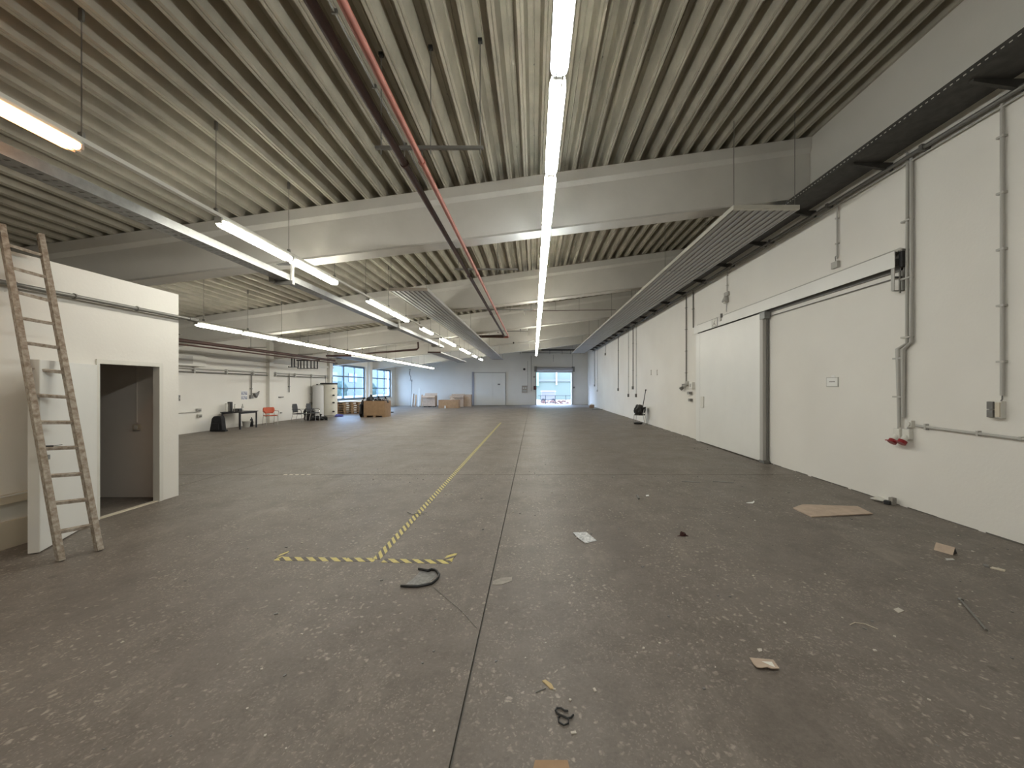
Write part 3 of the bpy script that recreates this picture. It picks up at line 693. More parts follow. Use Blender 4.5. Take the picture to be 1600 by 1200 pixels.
for px, y0, y1, lb, r in [(994, 500, 616, 'conduit ending in a double socket just left of the dark wall chair', .016), (989, 505, 604, 'dark conduit between two longer ones on the far right wall', .024), (982, 510, 616, 'slim conduit ending in a single socket on the far right wall', .016),
                          (966, 522, 607, 'dark conduit with a socket strip midway down the far right wall', .024), (946, 533, 552, 'very short conduit high on the far right wall', .016),
                          (933.5, 544, 609, 'thin conduit second from the far end of the right wall', .012), (929, 546, 601, 'dark conduit nearest the far end of the right wall', .022)]:
    t, p = drop(px, y0, y1, lb, r, 2, STEELD if r > .02 else GREYP)
    s = .05 if r < .02 else .06
    MB().box(XR - .09, XR, p.y - s * 1.2, p.y + s * 1.2, p.z - .16, p.z + .02).build('socket', GREYD if r > .015 else GREYP, t, bevel=.01)
for px, lb in [(1017.5, 'left of two small brown brackets on the bare right wall'), (1027, 'right of two small brown brackets on the bare right wall')]:
    c = RW(px, 582); t = thing('wall_bracket', lb, 'bracket', (XR, c.y, c.z))
    MB().box(XR - .012, XR, c.y - .05, c.y + .05, c.z - .12, c.z - .09).build('foot', BRASS, t); MB().box(XR - .012, XR, c.y - .05, c.y + .05, c.z + .09, c.z + .12).build('head', BRASS, t); MB().box(XR - .014, XR, c.y - .012, c.y + .012, c.z - .09, c.z + .09).build('web', BRASS, t)

# ------------------------------------------------------------------ partition details
pd = thing('trim_1', None, None, (XP, PD0, 0)); pd['kind'] = 'structure'
for y0, y1 in ((PD0 - .02, PD0 + .02), (PD1 - .02, PD1 + .04)): MB().box(XP - PT - .008, XP + .015, y0, y1, 0, PDZ + .04).build('jamb', OFFW, pd)
MB().box(XP - PT - .008, XP + .015, PD0 + .02, PD1 - .02, PDZ - .02, PDZ + .04).build('lintel', OFFW, pd)
MB().box(XP - PT, XP, PD0, PD1, .0, .012).build('threshold', BASEM, pd)
# open door leaf swung back along the wall
hx, hy = XP + .03, PD0 - .03; ex, ey = -5.36, 4.17
leaf = thing('store_door', 'thick white door leaf standing open behind the ladder', 'door', (hx, hy, 0))
dv = (Vector((ex, ey, 0)) - Vector((hx, hy, 0))).normalized(); nv = Vector((-dv.y, dv.x, 0))
if nv.x > 0: nv = -nv
L_ = (Vector((ex, ey, 0)) - Vector((hx, hy, 0))).length
def leafbox(a, b3, t0, t1, z0, z1):
    o = Vector((hx, hy, 0)); p = [o + dv * a + nv * t0, o + dv * b3 + nv * t0, o + dv * b3 + nv * t1, o + dv * a + nv * t1]
    return MB().poly([q + Vector((0, 0, z0)) for q in p], (0, 0, z1 - z0))
leafbox(0, L_, 0, .085, .012, 2.10).build('leaf', DOORW, leaf, bevel=.004)
leafbox(L_ - .005, L_ + .012, .0, .085, .012, 2.10).build('edge_strip', OFFW, leaf)
leafbox(L_ - .10, L_ - .06, -.03, 0, 1.0, 1.05).build('door_handle', STEEL, leaf)
# long pipe on the partition
t = thing('pipe', 'grey steel pipe on clamps along the white partition wall', 'pipe', (XP + .12, 0, 2.83))
zq = H + (CY - 497) / (CX - 288) * (-XP - .07)
MB().tube([(XP + .07, -1.5, zq), (XP + .07, 6.55, zq)], .027, 10).build('pipe', STEELD, t, smooth=True)
MB().tube([(XP + .07, 6.50, zq), (XP + .07, 6.66, zq)], .036, 10).build('end_cap', STEELD, t)
for px in (20, 115, 213):
    y = FP * (-XP - .07) / (CX - px); MB().tube([(XP + .07, y, zq), (XP + .07, y + .02, zq)], .038, 10).build('clamp', STEELD, t); MB().box(XP, XP + .06, y + .004, y + .014, zq - .01, zq + .01).build('clamp_stem', STEELD, t)
t = thing('trunking', 'cream cable trunking low on the partition behind the door leaf', 'trunking', (XP, -1, .5))
MB().box(XP, XP + .07, -6.5, 4.9, .50, .60).build('channel', BASEM, t, bevel=.006)
MB().box(XP + .062, XP + .074, -6.5, 4.9, .585, .60).build('lid_edge', WHITE, t)
struct(MB().box(XP, XP + .045, -6.5, 4.95, 0, .30), 'baseboard_partition', BASEM)
# inside the store: conduit and switch
yb = YP - PT - .02
def IN(px, py): return AT(px, py, yb)
t = thing('conduit', 'thin conduit on the dim store room wall seen through the doorway', 'conduit', IN(215, 660))
p0, p1 = IN(215, 575), IN(215, 660); p0.y = p1.y = yb - .012
MB().tube([p0 + Vector((0, 0, .6)), p1], .010, 6).build('pipe', INSIDE, t)
c = IN(217, 667); t = thing('wall_switch', 'pale square light switch on the dim store room wall', 'switch', c)
MB().box(c.x - .055, c.x + .04, yb - .05, yb, c.z - .045, c.z + .045).build('housing', BASEM, t, bevel=.008)
MB().box(c.x - .02, c.x + .03, yb - .058, yb - .05, c.z - .03, c.z + .03).build('rocker', OFFW, t)

# ------------------------------------------------------------------ ladder
lad = thing('wooden_ladder', 'tall paint-splashed wooden ladder leaning on the partition', 'ladder', FL(125, 868))
FLt, FRt = FL(95, 876), FL(155, 860); TL, TR = AT(2, 352, FP * 5.82 / 832), AT(63, 367, FP * 5.82 / 771)
def rail(a, b3, other):
    d = (b3 - a).normalized(); sd = (other - a); sd = (sd - d * sd.dot(d)).normalized(); n = d.cross(sd).normalized()
    m = MB(); seg = 16; vs = []
    for i in range(seg + 1):
        p = a.lerp(b3, i / seg); wv = .05 * (1 - .18 * i / seg) * (1 + random.uniform(-.03, .03)); tk = .023
        vs += [p + n * wv + sd * tk, p + n * wv - sd * tk, p - n * wv - sd * tk, p - n * wv + sd * tk]
    fs = [(3, 2, 1, 0), tuple(seg * 4 + j for j in range(4))]
    for i in range(seg):
        for j in range(4): fs.append((i * 4 + j, i * 4 + (j + 1) % 4, (i + 1) * 4 + (j + 1) % 4, (i + 1) * 4 + j))
    return m.add(vs, fs), n, sd
m, n1, sd = rail(FLt, TL, FRt); m.build('side_rail', LADW, lad)
m, n2, _ = rail(FRt, TR, FLt); m.build('side_rail', LADW, lad)
def t_for(a, b3, py):
    lo, hi = 0.0, 1.0
    for _ in range(30):
        mid = (lo + hi) / 2; p = a.lerp(b3, mid); y = CY - (p.z - H) / p.y * FP
        if y > py: lo = mid
        else: hi = mid
    return lo
rungs = [(381, 400), (417, 434), (455, 471), (496, 507), (535, 544), (576, 582), (617, 621), (660, 660), (701, 699), (744, 740), (787, 780), (832, 820)]
RP = []
for l_, r_ in rungs:
    a = FLt.lerp(TL, t_for(FLt, TL, l_)); b3 = FRt.lerp(TR, t_for(FRt, TR, r_)); RP.append((a, b3))
    MB().bar(a - (b3 - a).normalized() * .02, b3 + (b3 - a).normalized() * .02, .045, .034, up=Vector((0.25, 0, 1))).build('rung', LADW, lad, bevel=.006)
a, b3 = RP[8]; c = a.lerp(b3, .18) + Vector((0, 0, .024))
t = thing('folding_knife', 'small dark folding tool lying on a ladder rung', 'tool', c)
dd = (b3 - a).normalized()
MB().bar(c - dd * .05, c + dd * .035, .022, .016).build('handle', BLACK, t, bevel=.004)
MB().bar(c + dd * .03, c + dd * .10 + Vector((0, 0, .012)), .016, .006).build('blade', STEELD, t)

# ------------------------------------------------------------------ floor tape
def strip(name, p, q, wd, parent, per=.128, z=.002, slope=.75):
    p, q = Vector(p), Vector(q); d = (q - p).normalized(); n = Vector((-d.y, d.x, 0)); L = (q - p).length
    me = bpy.data.meshes.new(name)
    base = Vector(parent['_o'])
    vs = [p - n * wd / 2, q - n * wd / 2, q + n * wd / 2, p + n * wd / 2]; vs = [v + Vector((0, 0, z)) - base for v in vs] + [v - base for v in vs]
    fs = [(0, 1, 2, 3), (4, 7, 6, 5), (0, 4, 5, 1), (1, 5, 6, 2), (2, 6, 7, 3), (3, 7, 4, 0)]
    me.from_pydata([tuple(v) for v in vs], [], fs); uv = me.uv_layers.new(name='tape')
    U = [(0, 0), (L / per, 0), (L / per, slope), (0, slope)]
    for poly in me.polygons:
        for li, vi in zip(poly.loop_indices, poly.vertices): uv.data[li].uv = U[vi % 4]
    me.materials.append(TAPE); o = bpy.data.objects.new(name, me); C.objects.link(o); o.parent = parent; return o
ft = thing('floor_tape', 'T of yellow and black hazard tape stuck to the floor', 'floor tape', FL(590, 875))
strip('tape_strip', FL(432, 873), FL(586, 875), .085, ft); strip('tape_strip', FL(598, 876), FL(706, 878), .085, ft)
a = FL(588, 874); b3 = Vector((-1.66, 19.5, 0)); b3.x = a.x - .02
strip('tape_strip', a, b3, .085, ft, z=.003, slope=-1.2)
strip('tape_strip', FL(433, 873), FL(448, 862), .05, ft, z=.004); strip('tape_strip', FL(699, 876), FL(708, 865), .09, ft, z=.005)
ft2 = thing('floor_tape', 'faint dashed remnant of pale tape on the far-left floor', 'floor tape', FL(462, 741))
for px in range(446, 488, 9):
    q = FL(px, 741.5); MB().box(q.x - .03, q.x + .04, q.y - .03, q.y + .02, 0, .002).build('tape_piece', BASEM, ft2)

# ------------------------------------------------------------------ litter on the floor
def sheet(name, pts, m, label, cat, th=.004, z=0.0, parts=None, lift=None):
    P_ = [FL(*p) for p in pts]; c = sum(P_, Vector()) / len(P_)
    t = MB()
    top = [p + Vector((0, 0, z + th + (lift[i] if lift else 0))) for i, p in enumerate(P_)]; bot = [p + Vector((0, 0, z + (lift[i] if lift else 0))) for i, p in enumerate(P_)]
    n = len(P_); t.add(bot + top, [tuple(range(n - 1, -1, -1)), tuple(range(n, 2 * n))] + [(i, (i + 1) % n, (i + 1) % n + n, i + n) for i in range(n)])
    return one(t, name, m, label, cat, (c.x, c.y, 0))
PRINT = mat('printed paper', (0.30, 0.31, 0.32), .8, scale=30, col2=(0.72, 0.72, 0.71), var=.1, detail=6)
sheet('paper_sheet', [(895, 834), (916, 832), (932.5, 845), (915, 849.5), (904, 843)], PRINT, 'crumpled printed paper sheet on the floor right of the joint', 'paper', .004, lift=[.012, .004, .0, .002, .01])
sheet('cardboard_sheet', [(1239, 794.5), (1254, 789), (1340, 792), (1363.5, 804.5), (1268, 808.5)], CARDP, 'large flat cardboard sheet on the floor near the right wall', 'cardboard', .012, lift=[.0, 0, .0, .01, .0])
t_ = sheet('cardboard_scrap', [(1171, 1030), (1208, 1032), (1218, 1048), (1206, 1049), (1199, 1047), (1190, 1048), (1183, 1047), (1178, 1042), (1174, 1035)], CARDP, 'torn brown cardboard piece with a pale label, lower right floor', 'cardboard', .006, lift=[.006, .0, .01, .014, .016, .015, .014, .012, .01])
lab = MB().add([FL(1188, 1033, .0135), FL(1206, 1034, .0135), FL(1211, 1042, .0165), FL(1192, 1041, .0165)], [(0, 1, 2, 3)]).build('pale_label', OFFW, t_)
t_ = sheet('cardboard_scrap', [(836, 1190), (887, 1190), (890, 1203), (833, 1203)], CARD, 'brown cardboard scrap cut by the bottom edge of the photo', 'cardboard', .008)
sheet('floor_plate', [(1359, 782), (1373, 779), (1387, 782), (1379, 785.5)], OFFW, 'thin pale plate lying tilted at the foot of the right wall', 'plate', .012, lift=[.03, .03, .01, .02])
c = FL(1387, 788)
one(MB().obox((c.x, c.y, .03), (.065, .08, .06), Matrix.Rotation(.4, 3, 'Z')), 'black_block', BLACK, 'small black plastic block between the pale plate and grey brick', 'block', (c.x, c.y, 0), bevel=.012)
c = FL(1394.5, 788.5)
one(MB().obox((c.x, c.y, .055), (.075, .06, .11), Matrix.Rotation(.15, 3, 'Z')), 'grey_brick', mat('aerated block', (0.30, 0.28, 0.25), .95, var=.15, scale=20), 'upright grey brick stub against the right wall base', 'brick', (c.x, c.y, 0), bevel=.006)
c = FL(1477, 862)
t = thing('cardboard_box', 'tiny open cardboard carton on the floor near the right wall', 'box', (c.x, c.y, 0))
rm = Matrix.Rotation(-1.15, 3, 'Z')
MB().poly([c + rm @ Vector(v) for v in ((-.075, -.05, 0), (-.075, .05, 0), (-.075, .0, .075))], rm @ Vector((.15, 0, 0))).build('sleeve', CARDP, t)
MB().poly([c + rm @ Vector(v) for v in ((.0755, -.043, .004), (.0755, .043, .004), (.0755, .0, .067))], rm @ Vector((.002, 0, 0))).build('opening_shade', BLACK, t)  # black face on the solid end, painted as the shade inside the carton
# black rubber loop with film
pts = [(626, 915.2), (640, 916), (652, 916), (664, 914), (674, 911.5), (680, 907), (685, 902), (686, 897), (683, 892.5), (679, 890), (674, 889.5), (669, 891.5), (662, 890), (654, 888.5)]
t = thing('rubber_seal', 'curved black rubber seal strip with dull film below the tape', 'seal', FL(660, 902))
MB().tube([FL(*p, .012) for p in pts], .011, 6).build('seal', RUBBER, t, smooth=True)
MB().poly([FL(*p) for p in [(634, 913), (655, 914), (672, 909), (683, 899), (680, 893), (667, 894), (657, 890), (653, 897), (645, 905)]], (0, 0, .002)).build('film', mat('dull film', (.17, .165, .155), .35, var=.3, scale=25), t)
pts = [(888, 1110.5), (882, 1110), (877, 1106.5), (870, 1106), (868, 1110), (871, 1115), (878, 1118), (886, 1122), (892, 1121), (896, 1116.5)]
t = thing('cable_tie', 'curled dark strap of rubber near the bottom of the floor', 'strap', FL(882, 1118))
MB().tube([FL(*p, .008) for p in pts], .005, 6).build('strap', RUBBER, t, smooth=True)
MB().tube([FL(*p, .008) for p in [(877, 1117), (872, 1121), (873, 1128), (881, 1133), (888, 1130), (888, 1123), (882, 1119)]], .004, 6).build('loop', RUBBER, t, smooth=True)
t = thing('dark_rod', 'thin straight dark rod on the floor at the lower right', 'rod', FL(1520, 960))
MB().tube([FL(1500, 936, .01), FL(1541, 984, .01)], .008, 6).build('rod', STEELD, t)
MB().tube([FL(1499, 935.5, .012), FL(1503, 938, .012)], .014, 6).build('tip', STEELD, t)
c = FL(1067, 837)
t = thing('crumpled_rag', 'small dark red crumpled rag on the floor', 'rag', (c.x, c.y, 0))
def blob(c, sx, sy, sz, m, name, parent, seed=1, n=3, rough=.28):
    rnd = random.Random(seed); bm = bmesh.new(); bmesh.ops.create_icosphere(bm, subdivisions=n, radius=1)
    ph = [rnd.uniform(0, 6) for _ in range(9)]
    for v in bm.verts:
        p = v.co; k_ = 1 + rough * (math.sin(3.1 * p.x + ph[0] + 2 * math.sin(2.3 * p.y + ph[1])) * math.sin(3.7 * p.y + ph[2] + 1.5 * math.sin(4 * p.z + ph[3])) + .5 * math.sin(7 * p.x + ph[4]) * math.sin(8 * p.z + ph[5]) * math.sin(6 * p.y + ph[6])) + rnd.uniform(-.02, .02)
        v.co = Vector((p.x * k_ * sx, p.y * k_ * sy, max(-0.62, p.z * k_) * sz + .62 * sz))
    me = bpy.data.meshes.new(name); bm.to_mesh(me); bm.free(); me.materials.append(m)
    o = bpy.data.objects.new(name, me); C.objects.link(o)
    base = Vector(parent['_o']) if parent is not None else Vector((0, 0, 0))
    o.parent = parent; o.location = Vector(c) - base; return o
blob((c.x, c.y, 0), .035, .03, .028, mat('dark red rag', (.045, .015, .012), .9), 'bundle', t, 3)
MB().poly([FL(1058, 838), FL(1076, 838), FL(1070, 834)], (0, 0, .004)).build('hem', MATS['dark red rag'], t)
t = thing('straw_wisp', 'pale straw-coloured torn leaf near the bottom of the floor', 'scrap', FL(856, 1070))
MB().poly([FL(847, 1065), FL(852, 1063), FL(862, 1070), FL(866, 1078), (FL(860, 1077)), FL(852, 1069)], (0, 0, .006)).build('leaf', mat('straw', (.50, .38, .20), .8), t)
MB().tube([FL(853, 1075, .005), FL(845, 1078, .004), FL(837, 1082, .004)], .0025, 5).build('stem', STEELD, t)
sm = [('wood_sliver', [(1065, 752), (1080, 752.3), (1094, 753.6), (1093, 754), (1065, 752.7)], GREYD, 'left of two long thin slivers lying before the sliding door', 'sliver', .006),
      ('wood_sliver', [(1115, 751.8), (1147, 753.8), (1147, 754.6), (1114, 752.6)], GREYD, 'right of two long thin slivers lying before the sliding door', 'sliver', .006),
      ('paper_scrap', [(1166, 786), (1176, 784.5), (1178, 782.5), (1179, 784.5), (1176, 786.8)], PAPER, 'white curled paper scrap on the floor left of the cardboard sheet', 'scrap', .006),
      ('plastic_plug', [(994, 774.5), (997, 774.5), (999.5, 780), (997, 780.5)], GREYD, 'small dark plug on the floor beside a white chip', 'plug', .02),
      ('plaster_chip', [(1009, 774.5), (1013, 774), (1014.5, 775.5), (1010, 776)], PAPER, 'small white plaster chip right of the dark plug', 'chip', .01),
      ('wood_sliver', [(1547, 888), (1551, 887), (1571, 891.5), (1570, 893.5)], BASEM, 'pale wooden sliver at the right edge of the floor', 'sliver', .01),
      ('metal_clip', [(1536, 882.5), (1544, 884), (1546, 887.5), (1538, 885.5)], GREYD, 'dark metal clip touching the pale sliver', 'clip', .012),
      ('plaster_chip', [(1396, 952), (1404, 950), (1413, 955), (1404, 958)], mat('plaster', (.5, .46, .4), .9), 'flat pale plaster chip on the lower right floor', 'chip', .004),
      ('floor_scrap', [(770, 908), (785, 903), (800, 902), (800, 908), (782, 914), (769, 914)], mat('stuck dirt', (.30, .275, .24), .9, var=.15, scale=14), 'flat stuck patch of pale dirt right across the floor joint', 'scrap', .003),
      ('plaster_chip', [(1183, 1014.5), (1190, 1014), (1191, 1018), (1186, 1019)], MATS['plaster'], 'pale plaster chip just above the torn labelled cardboard', 'chip', .005),
      ('floor_scrap', [(1477, 873), (1489, 873), (1492, 875.5), (1480, 876)], GREYP, 'thin greenish scrap just below the tiny carton', 'scrap', .004)]
for n_, pts, m_, lb, ct, th in sm: sheet(n_, pts, m_, lb, ct, th)
t = thing('dry_twig', 'dark dry twig lying across the hazard tape', 'twig', FL(650, 802))
MB().tube([FL(637, 800, .006), FL(644, 803.5, .01), (FL(652, 802.5, .012)), FL(667, 800.5, .008)], .005, 5, .003).build('twig', STEELD, t)
MB().tube([FL(660, 801, .01), FL(662, 804, .004)], .004, 5).build('side_twig', STEELD, t); MB().tube([FL(648, 803, .01), FL(655, 799, .006)], .003, 5).build('side_twig', STEELD, t)
t = thing('wire_piece', 'long thin hair-like wire running from the seal to the floor joint', 'wire', FL(710, 940))
MB().tube([FL(677, 917, .004), FL(690, 928, .004), FL(705, 941, .004), FL(722, 955, .004), FL(745, 981, .004)], .002, 4).build('wire', STEELD, t)
t = thing('wire_piece', 'short pale bent wire on the lower right floor', 'wire', FL(1350, 978))
MB().tube([FL(1328, 976, .004), FL(1336, 972.5, .004), FL(1352, 975, .004), FL(1372, 983, .004)], .0025, 4).build('wire', BASEM, t)
# crumbs: too small and many to count
mb = MB(); mbd = MB()
for i in range(520):
    if i % 3: x_, y_ = random.uniform(-3.5, 4.5), random.uniform(1.9, 9)
    else: y_ = random.uniform(3.5, 22); x_ = XR - abs(random.gauss(0, .5)) - .03
    s = random.uniform(.004, .013) * (1 + .06 * y_); (mb if random.random() < .6 else mbd).obox((x_, y_, s * .25), (s * random.uniform(.8, 2), s, s * .5), Matrix.Rotation(random.uniform(0, 3), 3, 'Z'))
tag(mb.build('plaster_crumbs', MATS['plaster']), 'pale plaster crumbs scattered over the concrete floor', 'debris', kind='stuff')
tag(mbd.build('dirt_crumbs', GREYD), 'dark dirt crumbs scattered over the concrete floor', 'debris', kind='stuff')
# dirt along the right wall foot
mb = MB(); y = 2.5
while y < 24:
    l_ = random.uniform(.2, .8); dph = random.uniform(.006, .02); mb.poly([(XR, y, 0), (XR - dph, y + .06, 0), (XR - dph * random.uniform(.5, 1.2), y + l_ - .05, 0), (XR, y + l_, 0)], (0, 0, random.uniform(.006, .018))); y += l_ * random.uniform(.8, 1.3)
tag(mb.build('skirting_dirt', KERB), 'dark dirt gathered along the foot of the right wall', 'debris', kind='stuff')

# ------------------------------------------------------------------ dark chair with bag at the right wall
def frame_chair(x, y, rz, shell, tube, label, name='visitor_chair', arms=False, high=False, group=None):
    t = thing(name, label, 'chair', (0, 0, 0), group)
    zt = .95 if high else .84
    # faces +y in local space
    m = MB(); seat = []
    for j in range(6):
        for i in range(7):
            u, v = i / 6 - .5, j / 5 - .5; seat.append((u * .46 * (1 - .12 * (v + .5) * 0), v * .44, .46 + .02 * math.cos(u * 6.28) * -.5 + .012 * v - .02 * abs(v) ** 2))
    n_ = len(seat); fs = [(j * 7 + i, j * 7 + i + 1, (j + 1) * 7 + i + 1, (j + 1) * 7 + i) for j in range(5) for i in range(6)]
    MB().add(seat, fs).build('seat', shell, t)
    o = bpy.data.objects[-1] if False else None
    pts = []
    for j in range(8):
        for i in range(9):
            u, v = i / 8 - .5, j / 7
            wd = (.48 if not high else .44) * (1 - .35 * max(0, .35 - v) / .35 * (0 if high else 1)) * (1 - .15 * max(0, v - .8) / .2)
            pts.append((u * wd, -.23 - .05 * v + .05 * (2 * u) ** 2, (.52 if high else .56) + v * (zt - (.52 if high else .56))))
    fs = [(j * 9 + i, j * 9 + i + 1, (j + 1) * 9 + i + 1, (j + 1) * 9 + i) for j in range(7) for i in range(8)]
    MB().add(pts, fs).build('backrest', shell, t)
    for s in (-1, 1):
        MB().tube([(s * .23, .24, 0), (s * .235, .22, .43), (s * .235, -.2, .44)], .0125, 8).build('front_leg', tube, t, smooth=True)
        MB().tube([(s * .23, -.30, 0), (s * .23, -.21, .44), (s * .22, -.25, zt - .1)], .0125, 8).build('rear_leg', tube, t, smooth=True)
        if arms: MB().tube([(s * .235, .22, .43), (s * .27, .22, .62), (s * .28, .16, .67), (s * .28, -.1, .67), (s * .24, -.24, .68)], .013, 8).build('armrest', shell if s > 0 else tube, t, smooth=True)
    MB().tube([(-.23, .0, .435), (.23, .0, .435)], .011, 8).build('cross_bar', tube, t)
    for ch in [q for q in bpy.data.objects if q.parent == t and q.name.split('.')[0] in ('seat', 'backrest')]:
        md = ch.modifiers.new('thick', 'SOLIDIFY'); md.thickness = .028; md.offset = 0; ch.data.shade_smooth()
    t.location = (x, y, 0); t.rotation_euler = (0, 0, rz); return t
ch = frame_chair(5.19, 18.8, R(62), BLACKF, CHROME, 'dark chair with chrome legs standing against the right wall')
t = thing('black_bag', 'lumpy black bag propped on the chair by the right wall', 'bag', (5.10, 18.65, .50))
blob((5.09, 18.65, .485), .20, .17, .30, PLASTICBAG, 'sack', t, 5, 3, .2)
MB().tube([(5.14, 18.65, .84), (5.14, 18.65, .93), (5.06, 18.65, .88)], .02, 6).build('strap', BLACKF, t)
t = thing('black_stick', 'thin black stick leaning over the chair back by the right wall', 'stick', (5.15, 19.5, 1.0))
MB().tube([Vector((5.22, 18.62, .475)), AT(1009, 609, 18.2)], .018, 6).build('shaft', BLACK, t); MB().tube([AT(1008.7, 610.5, 18.21), AT(1009.2, 608.5, 18.2)], .03, 6).build('grip', BLACK, t)
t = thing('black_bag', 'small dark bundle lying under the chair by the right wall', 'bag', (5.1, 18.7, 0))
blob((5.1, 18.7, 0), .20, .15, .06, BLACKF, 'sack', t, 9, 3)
# far right small things
c = FL(925, 637.5); t = thing('cardboard_box', 'small brown box on the floor at the far right corner', 'box', (c.x, c.y + .15, 0))
MB().box(c.x - .20, c.x + .20, c.y, c.y + .3, 0, .27).build('carton', CARDI, t, bevel=.01); MB().box(c.x - .12, c.x + .1, c.y + .05, c.y + .2, .27, .36).build('top_bundle', PAPER, t)
c = FL(933, 640); one(MB().box(c.x - .42, c.x + .42, c.y - .08, c.y + .08, 0, .05), 'wooden_board', GREYD, 'dark flat board on the floor in front of the far right box', 'board', (c.x, c.y, 0))

# ------------------------------------------------------------------ far wall
def fbox(x0, x1, z0, z1, n0, n1):
    return MB().poly([fpt(x0, z0, n0), fpt(x1, z0, n0), fpt(x1, z1, n0), fpt(x0, z1, n0)], fpt(0, 0, n1) - fpt(0, 0, n0))
d1 = tag(thing('door_1', None, None, fpt(DX0, 0)), kind='structure')
mid = (DX0 + DX1) / 2 + .2
fbox(DX0, DX0 + 1.75, .02, DZ, .005, .05).build('door_leaf', DOORW, d1); fbox(DX0 + 1.78, DX1, .02, DZ, .005, .05).build('door_leaf', DOORW, d1)
fbox(DX0 - .22, DX0, 0, DZ + .1, .0, .12).build('jamb', mat('blue grey steel frame', (.30, .31, .36), .5), d1); fbox(DX1, DX1 + .12, 0, DZ + .1, 0, .10).build('jamb', GREYP, d1)
fbox(DX0, DX1, DZ, DZ + .08, 0, .10).build('lintel', GREYP, d1)
c = FW(779.5, 600.5); fbox(c.x - .12, c.x + .12, c.z - .06, c.z + .06, .05, .12).build('door_handle', GREYD, d1)
# roller gate
gt = thing('roller_shutter', 'rolled-up shutter housing over the open loading gate', 'shutter', fpt(GX0, GZ))
pr = []
cA, cB = fpt(GX0 - .05, GZ + .22, .22), fpt(GX1 + .05, GZ + .22, .22)
MB().tube([cA, cB], .21, 14).build('rolled_curtain', mat('shutter grey', (.42, .43, .47), .5), gt, smooth=True)
for xx in (GX0 - .22, GX1 + .02): fbox(xx, xx + .2, GZ - .02, GZ + .5, 0, .46).build('side_bracket', GREYD, gt)
fbox(GX0, GX1, GZ - .10, GZ + .02, .10, .16).build('bottom_rail', GREYP, gt)
for k_, xx in enumerate((GX0 - .12, GX1)): fbox(xx, xx + .12, 0, GZ, 0, .14).build('guide_track', GREYP, gt)
def fthing(name, label, cat, px, py, wpx, hpx, dep, m, bevel=.01):
    c = FW(px, py); s = c.y / FP; t = thing(name, label, cat, fpt(c.x, c.z))
    fbox(c.x - wpx * s / 2, c.x + wpx * s / 2, c.z - hpx * s / 2, c.z + hpx * s / 2, 0, dep).build('housing', m, t); return t, c, s
t, c, s = fthing('control_cabinet', 'brown-grey electrical cabinet on the far wall left of the gate', 'cabinet', 819.5, 608, 8.5, 11, .18, BRASS)
for dx in (-.12, .1): fbox(c.x + dx - .07, c.x + dx + .07, c.z + .05, c.z + .17, .18, .2).build('gauge', OFFW, t)
fbox(c.x - .2, c.x + .2, c.z - .25, c.z - .08, .18, .19).build('cover_plate', GREYP, t)
t, c, s = fthing('wall_bell', 'small dark round bell on the far wall above the cabinet', 'bell', 819, 577, 2, 2, .06, BLACK)
MB().tube([fpt(c.x, c.z, .05), fpt(c.x, c.z, .14)], .12, 12).build('gong', BLACK, t, smooth=True)
t, c, s = fthing('gate_control', 'dark push-button box on the left gate track', 'switch', 835.5, 606, 3.5, 6, .16, BLACK)
fbox(c.x - .05, c.x + .05, c.z - .1, c.z + .1, .16, .19).build('push_button', REDCAP, t)
t, c, s = fthing('gate_switch', 'small grey limit switch high beside the left gate track', 'switch', 835, 589, 3, 2, .12, GREYD); fbox(c.x - .03, c.x + .03, c.z - .08, c.z + .08, .12, .15).build('lever', GREYP, t)
t, c, s = fthing('power_socket', 'small dark socket on the far wall right of the gate', 'socket', 896.7, 605.5, 2.4, 2.6, .12, GREYD); fbox(c.x - .05, c.x + .05, c.z - .1, c.z - .02, .12, .17).build('lid', GREYP, t)
for px, y0, y1, lb, r in [(824.5, 564, 605, 'thin conduit on the far wall above the electrical cabinet', .02), (830, 556, 611, 'grey conduit on the far wall left of the gate', .035), (894.5, 554, 604, 'conduit on the far wall right of the gate', .02), (864.5, 554, 565, 'short stub conduit above the gate on the far wall', .02)]:
    a, b3 = FW(px, y0), FW(px, y1); a = fpt(a.x, a.z, .05); b3 = fpt(b3.x, b3.z, .05)
    t = thing('conduit', lb, 'conduit', b3); MB().tube([a, b3], r, 6).build('pipe', GREYP, t)
    q = a.lerp(b3, .5); MB().obox(q, (.1, .1, .04)).build('clamp', GREYP, t)
t = thing('heating_pipe', 'dark pipe high along the far wall above the gate', 'pipe', FW(860, 548))
a, b3 = FW(845, 547.5), FW(918, 547.5); MB().tube([fpt(a.x, a.z, .45), fpt(b3.x - .3, b3.z, .45)], .06, 8).build('pipe', BLACK, t)
a, b3 = FW(815, 551.5), FW(915, 552.5); MB().tube([fpt(a.x, a.z, .3), fpt(b3.x - .2, b3.z, .3)], .03, 8).build('pipe', GREYD, t)
for px in (812, 840, 858, 877, 890, 905): q = FW(px, 550); MB().tube([fpt(q.x, q.z - .25, .4), fpt(q.x, q.z + .15, .4)], .02, 5).build('hanger_rod', GREYD, t)

